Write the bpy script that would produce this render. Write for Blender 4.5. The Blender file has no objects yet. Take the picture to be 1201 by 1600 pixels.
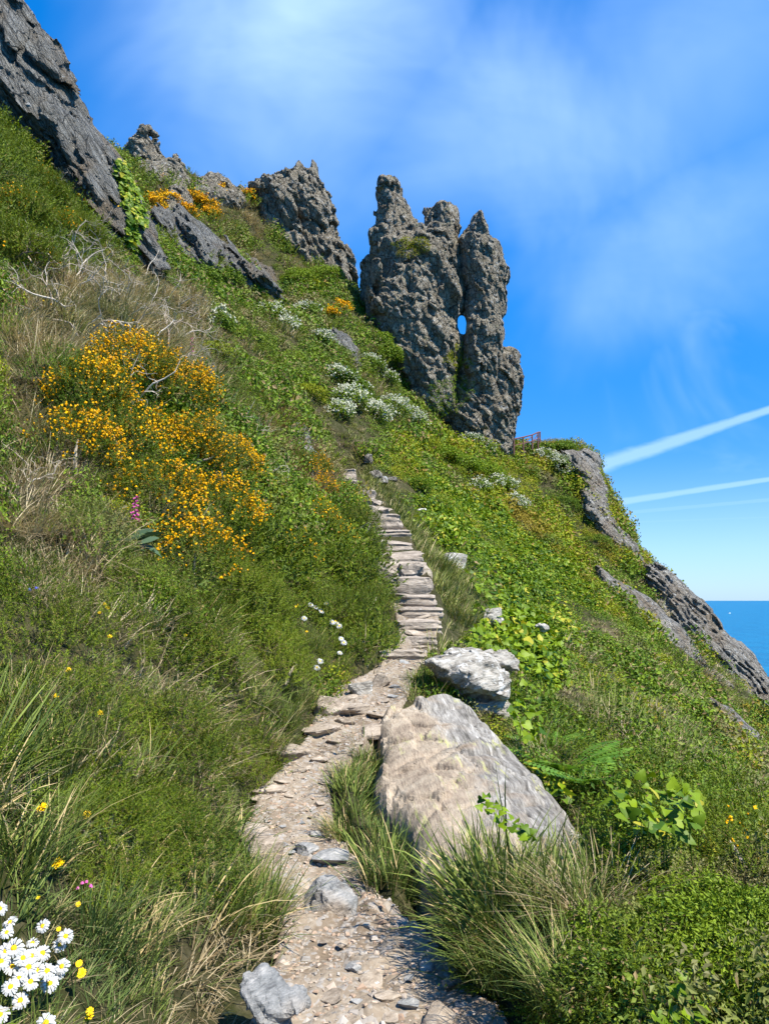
import bpy, bmesh, math, random
import numpy as np
from mathutils import Vector, Matrix, Euler

# ------------------------------------------------------------------ camera, sky, sun, exposure
SC = bpy.context.scene
COL = SC.collection
rng = np.random.default_rng(7)
random.seed(7)

EYE = 1.6                       # eye height above the path at the viewer's feet
FPX = 26.0 / 36.0 * 1600.0      # focal length in photo pixels
PITCH = math.radians(6.8)
CP, SP = math.cos(PITCH), math.sin(PITCH)

cam_d = bpy.data.cameras.new('camera')
cam_d.sensor_fit = 'VERTICAL'; cam_d.sensor_height = 36.0; cam_d.lens = 26.0
cam_d.clip_start = 0.05; cam_d.clip_end = 200000.0
cam = bpy.data.objects.new('camera', cam_d); COL.objects.link(cam)
cam.location = (0, 0, EYE); cam.rotation_euler = (math.radians(90) + PITCH, 0, 0)
SC.camera = cam

SUN_TO = Vector((0.52, -0.46, 0.95)).normalized()      # towards the sun
SUN_EL = math.asin(SUN_TO.z)
SUN_AZ = math.atan2(SUN_TO.x, SUN_TO.y)                # clockwise from +Y
sun_d = bpy.data.lights.new('sun', 'SUN'); sun_d.energy = 5.0; sun_d.angle = math.radians(0.53)
sun_d.color = (1.0, 0.94, 0.84)
sun = bpy.data.objects.new('sun', sun_d); COL.objects.link(sun)
sun.rotation_euler = SUN_TO.to_track_quat('Z', 'Y').to_euler()
SC.view_settings.view_transform = 'Standard'; SC.view_settings.look = 'None'
SC.view_settings.exposure = 1.03; SC.view_settings.gamma = 1.0
SC.view_settings.use_curve_mapping = False
SC.render.engine = 'CYCLES'
SC.cycles.max_bounces = 6; SC.cycles.diffuse_bounces = 3; SC.cycles.glossy_bounces = 2
SC.cycles.transmission_bounces = 3; SC.cycles.transparent_max_bounces = 4
SC.cycles.caustics_reflective = False; SC.cycles.caustics_refractive = False


def ray(px, py):
    a = (px - 600.5) / FPX; b = (800.0 - py) / FPX
    return a, CP - b * SP, SP + b * CP


def P(px, py, Y):
    """photo pixel + ground distance Y -> world point"""
    a, dy, dz = ray(px, py); t = Y / dy
    return (a * t, Y, EYE + dz * t)


def dirpx(px, py):
    return Vector(ray(px, py)).normalized()


def project(p):
    """world points (N,3) -> photo pixels"""
    p = np.asarray(p, float); x = p[:, 0]; y = p[:, 1]; z = p[:, 2] - EYE
    f = y * CP + z * SP; u = -y * SP + z * CP
    f = np.where(f > 0.05, f, 0.05)
    return 600.5 + FPX * x / f, 800.0 - FPX * u / f


# ------------------------------------------------------------------ node helper
class NT:
    def __init__(self, tree):
        self.t = tree; self.n = tree.nodes; self.l = tree.links

    def new(self, typ, **kw):
        nd = self.n.new(typ)
        for k, v in kw.items(): setattr(nd, k, v)
        return nd

    def put(self, sock, v):
        if isinstance(v, bpy.types.NodeSocket): self.l.new(v, sock)
        elif v is not None:
            if hasattr(sock, 'default_value'):
                try: sock.default_value = v
                except Exception:
                    sock.default_value = (v[0], v[1], v[2], 1.0) if hasattr(v, '__len__') else (v, v, v)

    def math(self, op, a, b=None, c=None, clamp=False):
        nd = self.new('ShaderNodeMath', operation=op); nd.use_clamp = clamp
        self.put(nd.inputs[0], a)
        if b is not None: self.put(nd.inputs[1], b)
        if c is not None: self.put(nd.inputs[2], c)
        return nd.outputs[0]

    def vmath(self, op, a, b=None):
        nd = self.new('ShaderNodeVectorMath', operation=op); self.put(nd.inputs[0], a)
        if b is not None: self.put(nd.inputs[3 if op == 'SCALE' else 1], b)
        return nd.outputs['Value' if op in ('DOT_PRODUCT', 'LENGTH', 'DISTANCE') else 'Vector']

    def noise(self, vec, scale, detail=4.0, rough=0.55, dist=0.0, out='Fac'):
        nd = self.new('ShaderNodeTexNoise'); self.put(nd.inputs['Vector'], vec)
        nd.inputs['Scale'].default_value = scale; nd.inputs['Detail'].default_value = detail
        nd.inputs['Roughness'].default_value = rough; nd.inputs['Distortion'].default_value = dist
        return nd.outputs[out]

    def voro(self, vec, scale, feature='F1', out='Distance', rand=1.0):
        nd = self.new('ShaderNodeTexVoronoi', feature=feature); self.put(nd.inputs['Vector'], vec)
        nd.inputs['Scale'].default_value = scale; nd.inputs['Randomness'].default_value = rand
        return nd.outputs[out]

    def ramp(self, fac, stops, interp='LINEAR'):
        nd = self.new('ShaderNodeValToRGB'); cr = nd.color_ramp; cr.interpolation = interp
        self.put(nd.inputs[0], fac)
        while len(cr.elements) > 1: cr.elements.remove(cr.elements[-1])
        for i, (pos, c) in enumerate(stops):
            e = cr.elements[0] if i == 0 else cr.elements.new(pos)
            e.position = pos
            e.color = (c, c, c, 1) if not hasattr(c, '__len__') else (c[0], c[1], c[2], 1)
        return nd.outputs[0]

    def mix(self, fac, a, b, blend='MIX'):
        nd = self.new('ShaderNodeMix', data_type='RGBA', blend_type=blend)
        self.put(nd.inputs[0], fac); self.put(nd.inputs[6], a); self.put(nd.inputs[7], b)
        return nd.outputs[2]

    def sstep(self, x, lo, hi):
        nd = self.new('ShaderNodeMapRange', interpolation_type='SMOOTHSTEP'); self.put(nd.inputs[0], x)
        self.put(nd.inputs[1], lo); self.put(nd.inputs[2], hi)
        return nd.outputs[0]

    def mapping(self, vec, rot=(0, 0, 0), scale=(1, 1, 1), loc=(0, 0, 0)):
        nd = self.new('ShaderNodeMapping'); self.put(nd.inputs[0], vec)
        nd.inputs[1].default_value = loc; nd.inputs[2].default_value = rot; nd.inputs[3].default_value = scale
        return nd.outputs[0]

    def bump(self, h, strength=0.5, dist=0.02, normal=None):
        nd = self.new('ShaderNodeBump'); self.put(nd.inputs['Height'], h)
        nd.inputs['Strength'].default_value = strength; nd.inputs['Distance'].default_value = dist
        if normal is not None: self.put(nd.inputs['Normal'], normal)
        return nd.outputs[0]


# ------------------------------------------------------------------ world
W = bpy.data.worlds.new('World'); SC.world = W; W.use_nodes = True
w = NT(W.node_tree); w.n.clear()
sky = w.new('ShaderNodeTexSky', sky_type='NISHITA'); sky.sun_disc = False
sky.sun_elevation = SUN_EL; sky.sun_rotation = SUN_AZ
sky.altitude = 60; sky.air_density = 1.0; sky.dust_density = 0.35; sky.ozone_density = 2.2
D = w.new('ShaderNodeTexCoord').outputs['Generated']
hs = w.new('ShaderNodeHueSaturation'); hs.inputs['Hue'].default_value = 0.5; hs.inputs['Saturation'].default_value = 1.3
hs.inputs['Value'].default_value = 1.0
w.l.new(sky.outputs[0], hs.inputs['Color'])
Zc = w.new('ShaderNodeSeparateXYZ'); w.l.new(D, Zc.inputs[0])
grade = w.mix(w.sstep(Zc.outputs[2], 0.0, 0.62), (0.42, 0.62, 0.98, 1), (0.08, 1.12, 1.58, 1))
skyc = w.mix(1.0, hs.outputs[0], grade, 'MULTIPLY')


N14 = w.noise(w.mapping(D, scale=(1, 1, 3)), 22.0, 5.0, 0.65); N5 = w.math('MULTIPLY_ADD', w.noise(D, 3.6, 4.0, 0.55, 0.5), 1.7, -0.85)


def wedge(p1, p2, w1, w2, amp, soft=0.6, fade=0.10, texture=14.0):
    """a streak along the great circle p1-p2 with half widths w1, w2 (radians)"""
    d1, d2 = dirpx(*p1), dirpx(*p2); n = d1.cross(d2).normalized(); e = n.cross(d1).normalized()
    ang = d1.angle(d2)
    s = w.vmath('DOT_PRODUCT', D, tuple(n)); x = w.vmath('DOT_PRODUCT', D, tuple(d1)); y = w.vmath('DOT_PRODUCT', D, tuple(e))
    al = w.math('DIVIDE', w.math('ARCTAN2', y, x), ang)
    wd = w.math('MULTIPLY_ADD', al, w2 - w1, w1)
    wob = w.math('MULTIPLY_ADD', N14, 0.9, -0.45)
    r = w.math('ADD', w.math('DIVIDE', w.math('ABSOLUTE', s), wd), w.math('MULTIPLY', wob, 1.1))
    m = w.math('SUBTRACT', 1.0, w.sstep(r, 1.0 - soft, 1.0 + soft))
    m = w.math('MULTIPLY', m, w.sstep(al, -1.0, -0.6)); m = w.math('MULTIPLY', m, w.math('SUBTRACT', 1.0, w.sstep(al, 2.0, 3.0)))
    return w.math('MULTIPLY', m, amp)


def puff(px, py, rad, sx=1.0, rot=0.0):
    """soft cirrus patch centred on a sky direction"""
    c = dirpx(px, py); right = Vector((0, 0, 1)).cross(c).normalized() * -1; up = right.cross(c) * 1
    up = c.cross(right) * -1
    u = right * math.cos(rot) + up * math.sin(rot); v = up * math.cos(rot) - right * math.sin(rot)
    a = w.math('DIVIDE', w.vmath('DOT_PRODUCT', D, tuple(u)), rad * sx); b = w.math('DIVIDE', w.vmath('DOT_PRODUCT', D, tuple(v)), rad)
    r = w.math('SQRT', w.math('ADD', w.math('MULTIPLY', a, a), w.math('MULTIPLY', b, b)))
    r = w.math('ADD', r, N5)
    f = w.math('SUBTRACT', 1.0, w.sstep(r, -0.2, 1.3))
    front = w.sstep(w.vmath('DOT_PRODUCT', D, tuple(c)), 0.2, 0.5)
    return w.math('MULTIPLY', f, front)


streak = w.mapping(D, rot=(0.3, 0.5, 0.6), scale=(1.0, 3.0, 2.2))
SN = w.noise(streak, 3.0, 4.0, 0.6, 0.6)
wisp = w.sstep(SN, 0.5, 0.9)
cir = w.math('MULTIPLY', wisp, 0.22)
for a in ((440, 0, 0.24, 0.9, 0.0, 0.62), (480, 180, 0.20, 1.2, 0.0, 0.42), (790, 225, 0.16, 2.8, 0.15, 0.40), (1120, 340, 0.13, 2.2, 0.25, 0.34), (1080, 90, 0.22, 2.0, 0.3, 0.30)):
    cir = w.math('MAXIMUM', cir, w.math('MULTIPLY', puff(*a[:5]), a[5]))
cl = w.math('MULTIPLY', cir, w.math('MULTIPLY_ADD', SN, 0.9, 0.5))
for a in (((940, 727), (1201, 640), 0.0098, 0.0040, 0.42), ((950, 787), (1201, 749), 0.0048, 0.0027, 0.38), ((960, 803), (1201, 781), 0.0030, 0.0027, 0.22), ((960, 817), (1201, 808), 0.0015, 0.0015, 0.22)):
    cl = w.math('MAXIMUM', cl, wedge(*a))
# pale veil low over the sea
veil = w.math('MULTIPLY', w.math('SUBTRACT', 1.0, w.sstep(Zc.outputs[2], 0.0, 0.20)), 0.38)
cl = w.math('MINIMUM', w.math('MAXIMUM', cl, veil), 0.95)
skyf = w.mix(cl, skyc, (4.3, 6.0, 8.2, 1))
bg = w.new('ShaderNodeBackground'); bg.inputs[1].default_value = 0.096; w.l.new(skyf, bg.inputs[0])
W.cycles.sampling_method = 'MANUAL'; W.cycles.sample_map_resolution = 512
wo = w.new('ShaderNodeOutputWorld'); w.l.new(bg.outputs[0], wo.inputs[0])


# ------------------------------------------------------------------ object helpers
def tag(o, label=None, cat=None, group=None, kind=None):
    if label: o['label'] = label
    if cat: o['category'] = cat
    if group: o['group'] = group
    if kind: o['kind'] = kind
    return o


def link(name, data, mat=None, parent=None, smooth=False):
    o = bpy.data.objects.new(name, data); COL.objects.link(o)
    if mat is not None and data is not None and len(data.materials) == 0:
        for m in (mat if isinstance(mat, (list, tuple)) else [mat]): data.materials.append(m)
    if parent is not None: o.parent = parent
    return o


def empty(name, loc=(0, 0, 0), rz=0.0):
    o = bpy.data.objects.new(name, None); COL.objects.link(o)
    o.location = loc; o.rotation_euler = (0, 0, rz); o.empty_display_size = 0.1
    return o


def npmesh(name, V, F, smooth=False, tint=None, matidx=None):
    """V (N,3), F (M,k) of one face size or a list of such arrays"""
    V = np.asarray(V, np.float32)
    Fs = F if isinstance(F, list) else [F]
    Fs = [np.asarray(f, np.int32) for f in Fs if len(f)]
    me = bpy.data.meshes.new(name)
    me.vertices.add(len(V)); me.vertices.foreach_set('co', V.ravel())
    loops = np.concatenate([f.ravel() for f in Fs]); sizes = np.concatenate([np.full(len(f), f.shape[1], np.int32) for f in Fs])
    starts = np.concatenate([[0], np.cumsum(sizes)[:-1]]).astype(np.int32)
    me.loops.add(len(loops)); me.loops.foreach_set('vertex_index', loops)
    me.polygons.add(len(sizes)); me.polygons.foreach_set('loop_start', starts); me.polygons.foreach_set('loop_total', sizes)
    if matidx is not None: me.polygons.foreach_set('material_index', np.asarray(matidx, np.int32))
    me.polygons.foreach_set('use_smooth', np.full(len(sizes), smooth))
    if tint is not None:
        a = me.attributes.new('tint', 'FLOAT', 'POINT'); a.data.foreach_set('value', np.asarray(tint, np.float32))
    me.update(); me.validate()
    return me


def replicate(pv, pf, M, T, pt=None, inst_t=None):
    """copies of a small mesh: M (n,3,3) T (n,3) -> V, F, tint"""
    n, k = len(T), len(pv)
    V = np.einsum('nij,kj->nki', M, pv) + T[:, None, :]
    F = pf[None] + (np.arange(n) * k)[:, None, None]
    t = None
    if pt is not None:
        t = np.repeat(pt[None], n, 0)
        if inst_t is not None: t = t + inst_t[:, None]
        t = t.ravel()
    return V.reshape(-1, 3), F.reshape(-1, pf.shape[1]), t


def frames(N, spin, scale):
    """rotation matrices whose z axis is N, spun about it"""
    N = N / np.linalg.norm(N, axis=1, keepdims=True)
    a = np.where(np.abs(N[:, 2:3]) < 0.95, np.array([[0, 0, 1.0]]), np.array([[1.0, 0, 0]]))
    X = np.cross(a, N); X /= np.linalg.norm(X, axis=1, keepdims=True); Y = np.cross(N, X)
    c, s = np.cos(spin)[:, None], np.sin(spin)[:, None]
    X2 = X * c + Y * s; Y2 = -X * s + Y * c
    M = np.stack([X2, Y2, N], 2)
    sc = np.asarray(scale)
    return M * (sc[:, None, None] if sc.ndim == 1 else sc[:, None, :])


# ------------------------------------------------------------------ numpy noise
_G = rng.normal(size=(256, 3)).astype(np.float32); _G /= np.linalg.norm(_G, axis=1, keepdims=True)
_Pm = np.concatenate([rng.permutation(256)] * 3).astype(np.int32)


def perlin(p, seed=0):
    p = np.asarray(p, np.float32); i = np.floor(p).astype(np.int32); f = p - i
    i = (i + seed * 37) & 255; u = f * f * f * (f * (f * 6 - 15) + 10)
    out = 0
    for dx in (0, 1):
        wx = u[:, 0] if dx else 1 - u[:, 0]
        hx = _Pm[(i[:, 0] + dx) & 255]
        for dy in (0, 1):
            wy = u[:, 1] if dy else 1 - u[:, 1]
            hy = _Pm[hx + ((i[:, 1] + dy) & 255)]
            for dz in (0, 1):
                wz = u[:, 2] if dz else 1 - u[:, 2]
                g = _G[_Pm[hy + ((i[:, 2] + dz) & 255)]]
                out = out + wx * wy * wz * (g[:, 0] * (f[:, 0] - dx) + g[:, 1] * (f[:, 1] - dy) + g[:, 2] * (f[:, 2] - dz))
    return out * 1.5


def fbm(p, oct=4, seed=0, gain=0.5):
    s = 0; a = 1.0; q = np.asarray(p, np.float32)
    for o in range(oct):
        s = s + a * perlin(q, seed + o); a *= gain; q = q * 2.03 + 11.3
    return s


def ridged(p, oct=3, seed=0, gain=0.5):
    s = 0; a = 1.0; q = np.asarray(p, np.float32); tot = 0
    for o in range(oct):
        s = s + a * (1 - 2 * np.abs(perlin(q, seed + o))); tot += a; a *= gain; q = q * 2.1 + 5.7
    return s / tot


def worley(p, seed=0):
    """nearest and second cell distance, cell id and a random tilt inside the cell (8-cell search)"""
    p = np.asarray(p, np.float32) - 0.5; i = np.floor(p).astype(np.int32); f = p - i
    d1 = np.full(len(p), 9.0, np.float32); d2 = d1.copy(); idv = np.zeros(len(p), np.float32); tl = idv.copy()
    for dx in (0, 1):
        hx = _Pm[(i[:, 0] + dx + seed * 17) & 255]
        for dy in (0, 1):
            hy = _Pm[hx + ((i[:, 1] + dy) & 255)]
            for dz in (0, 1):
                h = _Pm[hy + ((i[:, 2] + dz) & 255)]
                o = _G[h] * 0.4
                rx = f[:, 0] - dx - o[:, 0]; ry = f[:, 1] - dy - o[:, 1]; rz = f[:, 2] - dz - o[:, 2]
                d = rx * rx + ry * ry + rz * rz; g = _G[_Pm[h + 91]]; tilt = rx * g[:, 0] + ry * g[:, 1] + rz * g[:, 2]
                nb = d < d1
                d2 = np.where(nb, d1, np.minimum(d2, d)); idv = np.where(nb, h / 255.0, idv); tl = np.where(nb, tilt, tl); d1 = np.where(nb, d, d1)
    return np.sqrt(d1), np.sqrt(d2), idv, tl


def smooth(x, lo, hi):
    t = np.clip((x - lo) / (hi - lo), 0, 1); return t * t * (3 - 2 * t)


def poly_sd(poly, X, Z):
    """signed distance to a polygon, positive inside"""
    poly = np.asarray(poly, float); d = np.full(X.shape, 1e9); inside = np.zeros(X.shape, bool)
    for i in range(len(poly)):
        ax, az = poly[i]; bx, bz = poly[(i + 1) % len(poly)]
        ex, ez = bx - ax, bz - az; L = ex * ex + ez * ez + 1e-12
        t = np.clip(((X - ax) * ex + (Z - az) * ez) / L, 0, 1)
        d = np.minimum(d, np.hypot(X - ax - t * ex, Z - az - t * ez))
        cross = ((az > Z) != (bz > Z)) & (X < (bx - ax) * (Z - az) / (bz - az + 1e-12) + ax)
        inside ^= cross
    return np.where(inside, d, -d)


# ------------------------------------------------------------------ materials
MATS = {}


def newmat(name):
    m = bpy.data.materials.new(name); m.use_nodes = True; t = NT(m.node_tree); t.n.clear()
    out = t.new('ShaderNodeOutputMaterial'); MATS[name] = m
    return m, t, out


def bsdf(t, out, col, rough=0.9, normal=None, spec=0.25, **kw):
    b = t.new('ShaderNodeBsdfPrincipled'); t.put(b.inputs['Base Color'], col); t.put(b.inputs['Roughness'], rough)
    b.inputs['Specular IOR Level'].default_value = spec
    if normal is not None: t.put(b.inputs['Normal'], normal)
    for k, v in kw.items(): t.put(b.inputs[k], v)
    if out is not None: t.l.new(b.outputs[0], out.inputs[0])
    return b


def rock_mat(name, cols, rot=(0, 0, 0), lichen=(0.62, 0.61, 0.57), lich_amt=0.56, green=0.0, scale=1.0, stria=6.0, fine=1.0, warm=None, bumpd=0.05):
    """layered schist: colour bands along the bedding, pale lichen blotches, rough relief"""
    m, t, out = newmat(name)
    pos = t.new('ShaderNodeNewGeometry').outputs['Position']
    bed = t.mapping(t.mapping(pos, rot=rot), scale=(1.0, 1.0, stria))
    n1 = t.noise(bed, 0.9 * scale, 6, 0.6, 0.4); n2 = t.noise(bed, 4.5 * scale, 6, 0.65, 0.3); n3 = t.noise(pos, 0.35 * scale, 3)
    f = t.math('ADD', t.math('MULTIPLY', n1, 0.5), t.math('MULTIPLY', n2, 0.5))
    c = t.ramp(f, [(0.36, cols[0]), (0.46, cols[1]), (0.56, cols[2]), (0.68, cols[3])])
    if warm: c = t.mix(t.sstep(n3, 0.5, 0.68), c, t.mix(n2, (warm[0] * .6, warm[1] * .6, warm[2] * .6, 1), (*warm, 1)))
    ln = t.noise(pos, 3.2 * scale, 7, 0.7); ln2 = t.noise(pos, 0.8 * scale, 3)
    lf = t.math('MULTIPLY', t.sstep(ln, lich_amt, lich_amt + 0.06), t.sstep(ln2, 0.42, 0.6))
    c = t.mix(t.math('MULTIPLY', lf, 0.8), c, (*lichen, 1))
    if green:
        g = t.math('MULTIPLY', t.sstep(t.noise(pos, 2.2 * scale, 6, 0.7), 0.56, 0.62), t.sstep(t.noise(pos, 0.7 * scale, 2), 0.45, 0.6))
        c = t.mix(t.math('MULTIPLY', g, green), c, (0.42, 0.42, 0.12, 1))
    ck = t.voro(t.mapping(bed, scale=(1.0, 1.0, 0.4)), 1.1 * scale, 'DISTANCE_TO_EDGE', 'Distance'); ck2 = t.voro(t.mapping(bed, scale=(1.0, 1.0, 0.5)), 3.6 * scale, 'DISTANCE_TO_EDGE', 'Distance')
    cks = t.math('MULTIPLY', t.sstep(ck, 0.0, 0.05), t.math('MULTIPLY_ADD', t.sstep(ck2, 0.0, 0.07), 0.6, 0.4))
    if scale > 2: cks = t.math('MULTIPLY', n1, 0.3)
    else: c = t.mix(t.math('MULTIPLY', t.math('SUBTRACT', 1.0, cks), 0.75), c, (cols[0][0] * .6, cols[0][1] * .6, cols[0][2] * .6, 1))
    h = t.math('ADD', t.math('ADD', t.math('MULTIPLY', n2, 1.0), t.math('MULTIPLY', cks, 0.8)), t.math('MULTIPLY', t.noise(bed, 14 * scale * fine, 5, 0.7), 0.5))
    nr = t.bump(h, 1.0, bumpd)
    bsdf(t, out, c, 0.88, nr, 0.2)
    return m


SCH = [(0.055, 0.052, 0.048), (0.15, 0.142, 0.13), (0.27, 0.255, 0.235), (0.42, 0.405, 0.38)]
rock_mat('crag_rock', [(0.07, 0.056, 0.036), (0.25, 0.212, 0.152), (0.44, 0.382, 0.285), (0.64, 0.58, 0.46)], rot=(0.1, -1.25, 0.0), stria=3.5, lich_amt=0.55, green=0.25, bumpd=0.3, scale=1.3)
rock_mat('ridge_rock', [(0.055, 0.053, 0.046), (0.18, 0.172, 0.15), (0.33, 0.317, 0.277), (0.55, 0.53, 0.47)], rot=(0.1, -1.05, 0.0), stria=11.0, lich_amt=0.6, warm=(0.3, 0.23, 0.15), bumpd=0.2, scale=1.3)
rock_mat('cliff_rock', [(0.08, 0.07, 0.056), (0.24, 0.215, 0.176), (0.44, 0.405, 0.345), (0.64, 0.6, 0.53)], rot=(0.1, -0.85, 0.0), stria=8.0, lich_amt=0.55, warm=(0.36, 0.29, 0.21), bumpd=0.22, scale=1.2)
def slab_mat():
    """foliated slab: grey and white streaks along its seaward edge, tan trodden rock on the path side"""
    m, t, out = newmat('slab_rock'); pos = t.new('ShaderNodeNewGeometry').outputs['Position']
    e = (Vector(P(930, 1312, 4.45)) - Vector(P(740, 1105, 7.6))); e.z = 0; e.normalize(); n = Vector((-e.y, e.x, 0)); c0 = Vector(P(690, 1230, 5.5))
    a = t.vmath('DOT_PRODUCT', pos, tuple(e)); b = t.vmath('DOT_PRODUCT', pos, tuple(n)); z = t.vmath('DOT_PRODUCT', pos, (0, 0, 1))
    cm = t.new('ShaderNodeCombineXYZ'); t.put(cm.inputs[0], t.math('MULTIPLY', a, 2.2)); t.put(cm.inputs[1], t.math('MULTIPLY', b, 20.0)); t.put(cm.inputs[2], t.math('MULTIPLY', z, 5.0)); v = cm.outputs[0]
    n1 = t.noise(v, 1.0, 6, 0.62, 0.6); n2 = t.noise(v, 3.2, 5, 0.65, 0.4); n3 = t.noise(pos, 2.3, 6, 0.6, 0.5)
    f = t.math('ADD', t.math('MULTIPLY', n1, 0.6), t.math('MULTIPLY', n2, 0.4))
    grey = t.ramp(f, [(0.36, (0.065, 0.058, 0.048)), (0.46, (0.18, 0.163, 0.138)), (0.56, (0.30, 0.277, 0.24)), (0.68, (0.54, 0.51, 0.45))])
    tan = t.ramp(t.math('ADD', t.math('MULTIPLY', n3, 0.65), t.math('MULTIPLY', n2, 0.35)), [(0.34, (0.11, 0.08, 0.054)), (0.43, (0.26, 0.2, 0.142)), (0.53, (0.37, 0.295, 0.21)), (0.66, (0.46, 0.39, 0.3))])
    side = t.math('SUBTRACT', b, c0.dot(n)); side = t.math('ADD', side, t.math('MULTIPLY_ADD', n3, 1.3, -0.65))
    c = t.mix(t.sstep(side, 0.10, 0.42), tan, grey) if n.x > 0 else t.mix(t.sstep(side, -0.42, -0.10), grey, tan)
    lz = t.math('MULTIPLY', t.sstep(t.noise(v, 1.1, 5, 0.7), 0.55, 0.6), t.sstep(t.noise(pos, 1.3, 2), 0.48, 0.58))
    c = t.mix(t.math('MULTIPLY', lz, 0.6), c, (0.44, 0.43, 0.16, 1))
    h = t.math('ADD', t.math('MULTIPLY', n2, 0.4), t.math('ADD', t.math('MULTIPLY', n3, 0.8), t.math('MULTIPLY', t.noise(pos, 30, 6, 0.75), 0.7)))
    bsdf(t, out, c, 0.88, t.bump(h, 1.0, 0.02), 0.2)


slab_mat()
rock_mat('boulder_rock', [(0.075, 0.067, 0.054), (0.25, 0.225, 0.185), (0.41, 0.375, 0.315), (0.56, 0.525, 0.46)], rot=(0.35, 0.3, 0), stria=5.0, scale=3.2, lich_amt=0.52, lichen=(0.68, 0.67, 0.63), bumpd=0.02, fine=1.4)
rock_mat('pale_stone', [(0.12, 0.092, 0.066), (0.255, 0.203, 0.15), (0.365, 0.3, 0.228), (0.47, 0.405, 0.325)], rot=(0.1, 0.2, 0.3), stria=3.0, scale=4.0, lich_amt=0.66, bumpd=0.012, fine=1.5)
rock_mat('step_rock', [(0.10, 0.08, 0.06), (0.25, 0.205, 0.16), (0.37, 0.31, 0.245), (0.5, 0.43, 0.35)], rot=(0.05, 0.05, 0), stria=6.0, scale=2.6, lich_amt=0.66, bumpd=0.02, fine=1.4)
rock_mat('slate_stone', [(0.10, 0.10, 0.098), (0.21, 0.21, 0.2), (0.31, 0.3, 0.28), (0.48, 0.45, 0.4)], rot=(0.3, 0.4, 0.5), stria=4.0, scale=5.0, lich_amt=0.66, warm=(0.45, 0.35, 0.25), bumpd=0.012, fine=1.5)


def soil_mat(name, lo, hi, chips, scale=1.0):
    m, t, out = newmat(name)
    pos = t.new('ShaderNodeNewGeometry').outputs['Position']
    n1 = t.noise(pos, 2.2 * scale, 6, 0.6); n2 = t.noise(pos, 22 * scale, 5, 0.7)
    c = t.mix(t.sstep(n1, 0.35, 0.65), (*lo, 1), (*hi, 1))
    c = t.mix(t.math('MULTIPLY', t.sstep(n2, 0.45, 0.7), 0.6), c, (*chips, 1))
    v = t.voro(pos, 38 * scale, out='Color'); sv = t.new('ShaderNodeSeparateColor'); t.l.new(v, sv.inputs[0])
    c = t.mix(t.math('MULTIPLY', t.sstep(sv.outputs[0], 0.75, 0.8), 0.55), c, t.mix(sv.outputs[1], (*chips, 1), (0.3, 0.29, 0.28, 1)))
    h = t.math('ADD', n2, t.math('MULTIPLY', t.voro(pos, 38 * scale), -0.6))
    bsdf(t, out, c, 0.95, t.bump(h, 0.8, 0.012), 0.15)
    return m


soil_mat('path_soil', (0.145, 0.108, 0.072), (0.25, 0.2, 0.145), (0.335, 0.287, 0.226))


def ground_mat():
    m, t, out = newmat('hillside_soil')
    pos = t.new('ShaderNodeNewGeometry').outputs['Position']
    n1 = t.noise(pos, 0.6, 6, 0.6); n2 = t.noise(pos, 9, 6, 0.7)
    c = t.ramp(n1, [(0.3, (0.035, 0.026, 0.015)), (0.5, (0.03, 0.033, 0.010)), (0.7, (0.07, 0.052, 0.028))])
    c = t.mix(t.math('MULTIPLY', t.sstep(n2, 0.45, 0.7), 0.6), c, (0.10, 0.085, 0.05, 1))
    bsdf(t, out, c, 0.95, t.bump(n2, 0.8, 0.05), 0.1)
    return m


ground_mat()


def sea_mat():
    m, t, out = newmat('sea_water')
    pos = t.new('ShaderNodeNewGeometry').outputs['Position']
    a = t.mapping(pos, scale=(1, 0.5, 1))
    n = t.noise(a, 0.22, 5, 0.65); n2 = t.noise(a, 0.035, 4, 0.6); n3 = t.noise(t.mapping(pos, scale=(1, 0.3, 1)), 0.003, 3)
    c = t.mix(t.sstep(n2, 0.35, 0.65), (0.0005, 0.10, 0.20, 1), (0.001, 0.145, 0.265, 1))
    c = t.mix(t.math('MULTIPLY', n3, 0.5), c, (0.001, 0.085, 0.19, 1))
    h = t.math('ADD', n, t.math('MULTIPLY', n2, 2.0))
    bsdf(t, out, c, 0.35, t.bump(h, 1.0, 1.6), 0.12)
    return m


sea_mat()


def leaf_mat(name, c0, c1, c2=None, rough=0.55, trans=0.2, spec=0.2, patch=None, pscale=0.5, var=0.6):
    """foliage: tint attribute and per-copy randomness move between c0 and c1; c2 on a share of leaves"""
    m, t, out = newmat(name)
    at = t.new('ShaderNodeAttribute', attribute_name='tint'); oi = t.new('ShaderNodeObjectInfo')
    pos = t.new('ShaderNodeNewGeometry').outputs['Position']
    f = t.math('ADD', at.outputs['Fac'], t.math('MULTIPLY_ADD', oi.outputs['Random'], var, -var / 2))
    f = t.math('ADD', f, t.math('MULTIPLY_ADD', t.noise(pos, pscale, 3), 0.9, -0.45), clamp=True)
    c = t.mix(f, (*c0, 1), (*c1, 1))
    if c2: c = t.mix(t.sstep(at.outputs['Fac'], 1.05, 1.15), c, (*c2, 1))
    if patch:
        pn = t.noise(pos, patch[3] if len(patch) > 3 else 0.25, 4, 0.6)
        c = t.mix(t.math('MULTIPLY', t.sstep(pn, 0.52, 0.66), 0.8), c, (*patch[:3], 1))
    b = bsdf(t, None, c, rough, None, spec)
    tr = t.new('ShaderNodeBsdfTranslucent'); t.put(tr.inputs[0], t.mix(0.5, c, t.mix(1.0, c, (1.3, 1.3, 0.5, 1), 'MULTIPLY')))
    mx = t.new('ShaderNodeMixShader'); mx.inputs[0].default_value = trans
    t.l.new(b.outputs[0], mx.inputs[1]); t.l.new(tr.outputs[0], mx.inputs[2]); t.l.new(mx.outputs[0], out.inputs[0])
    return m


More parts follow.
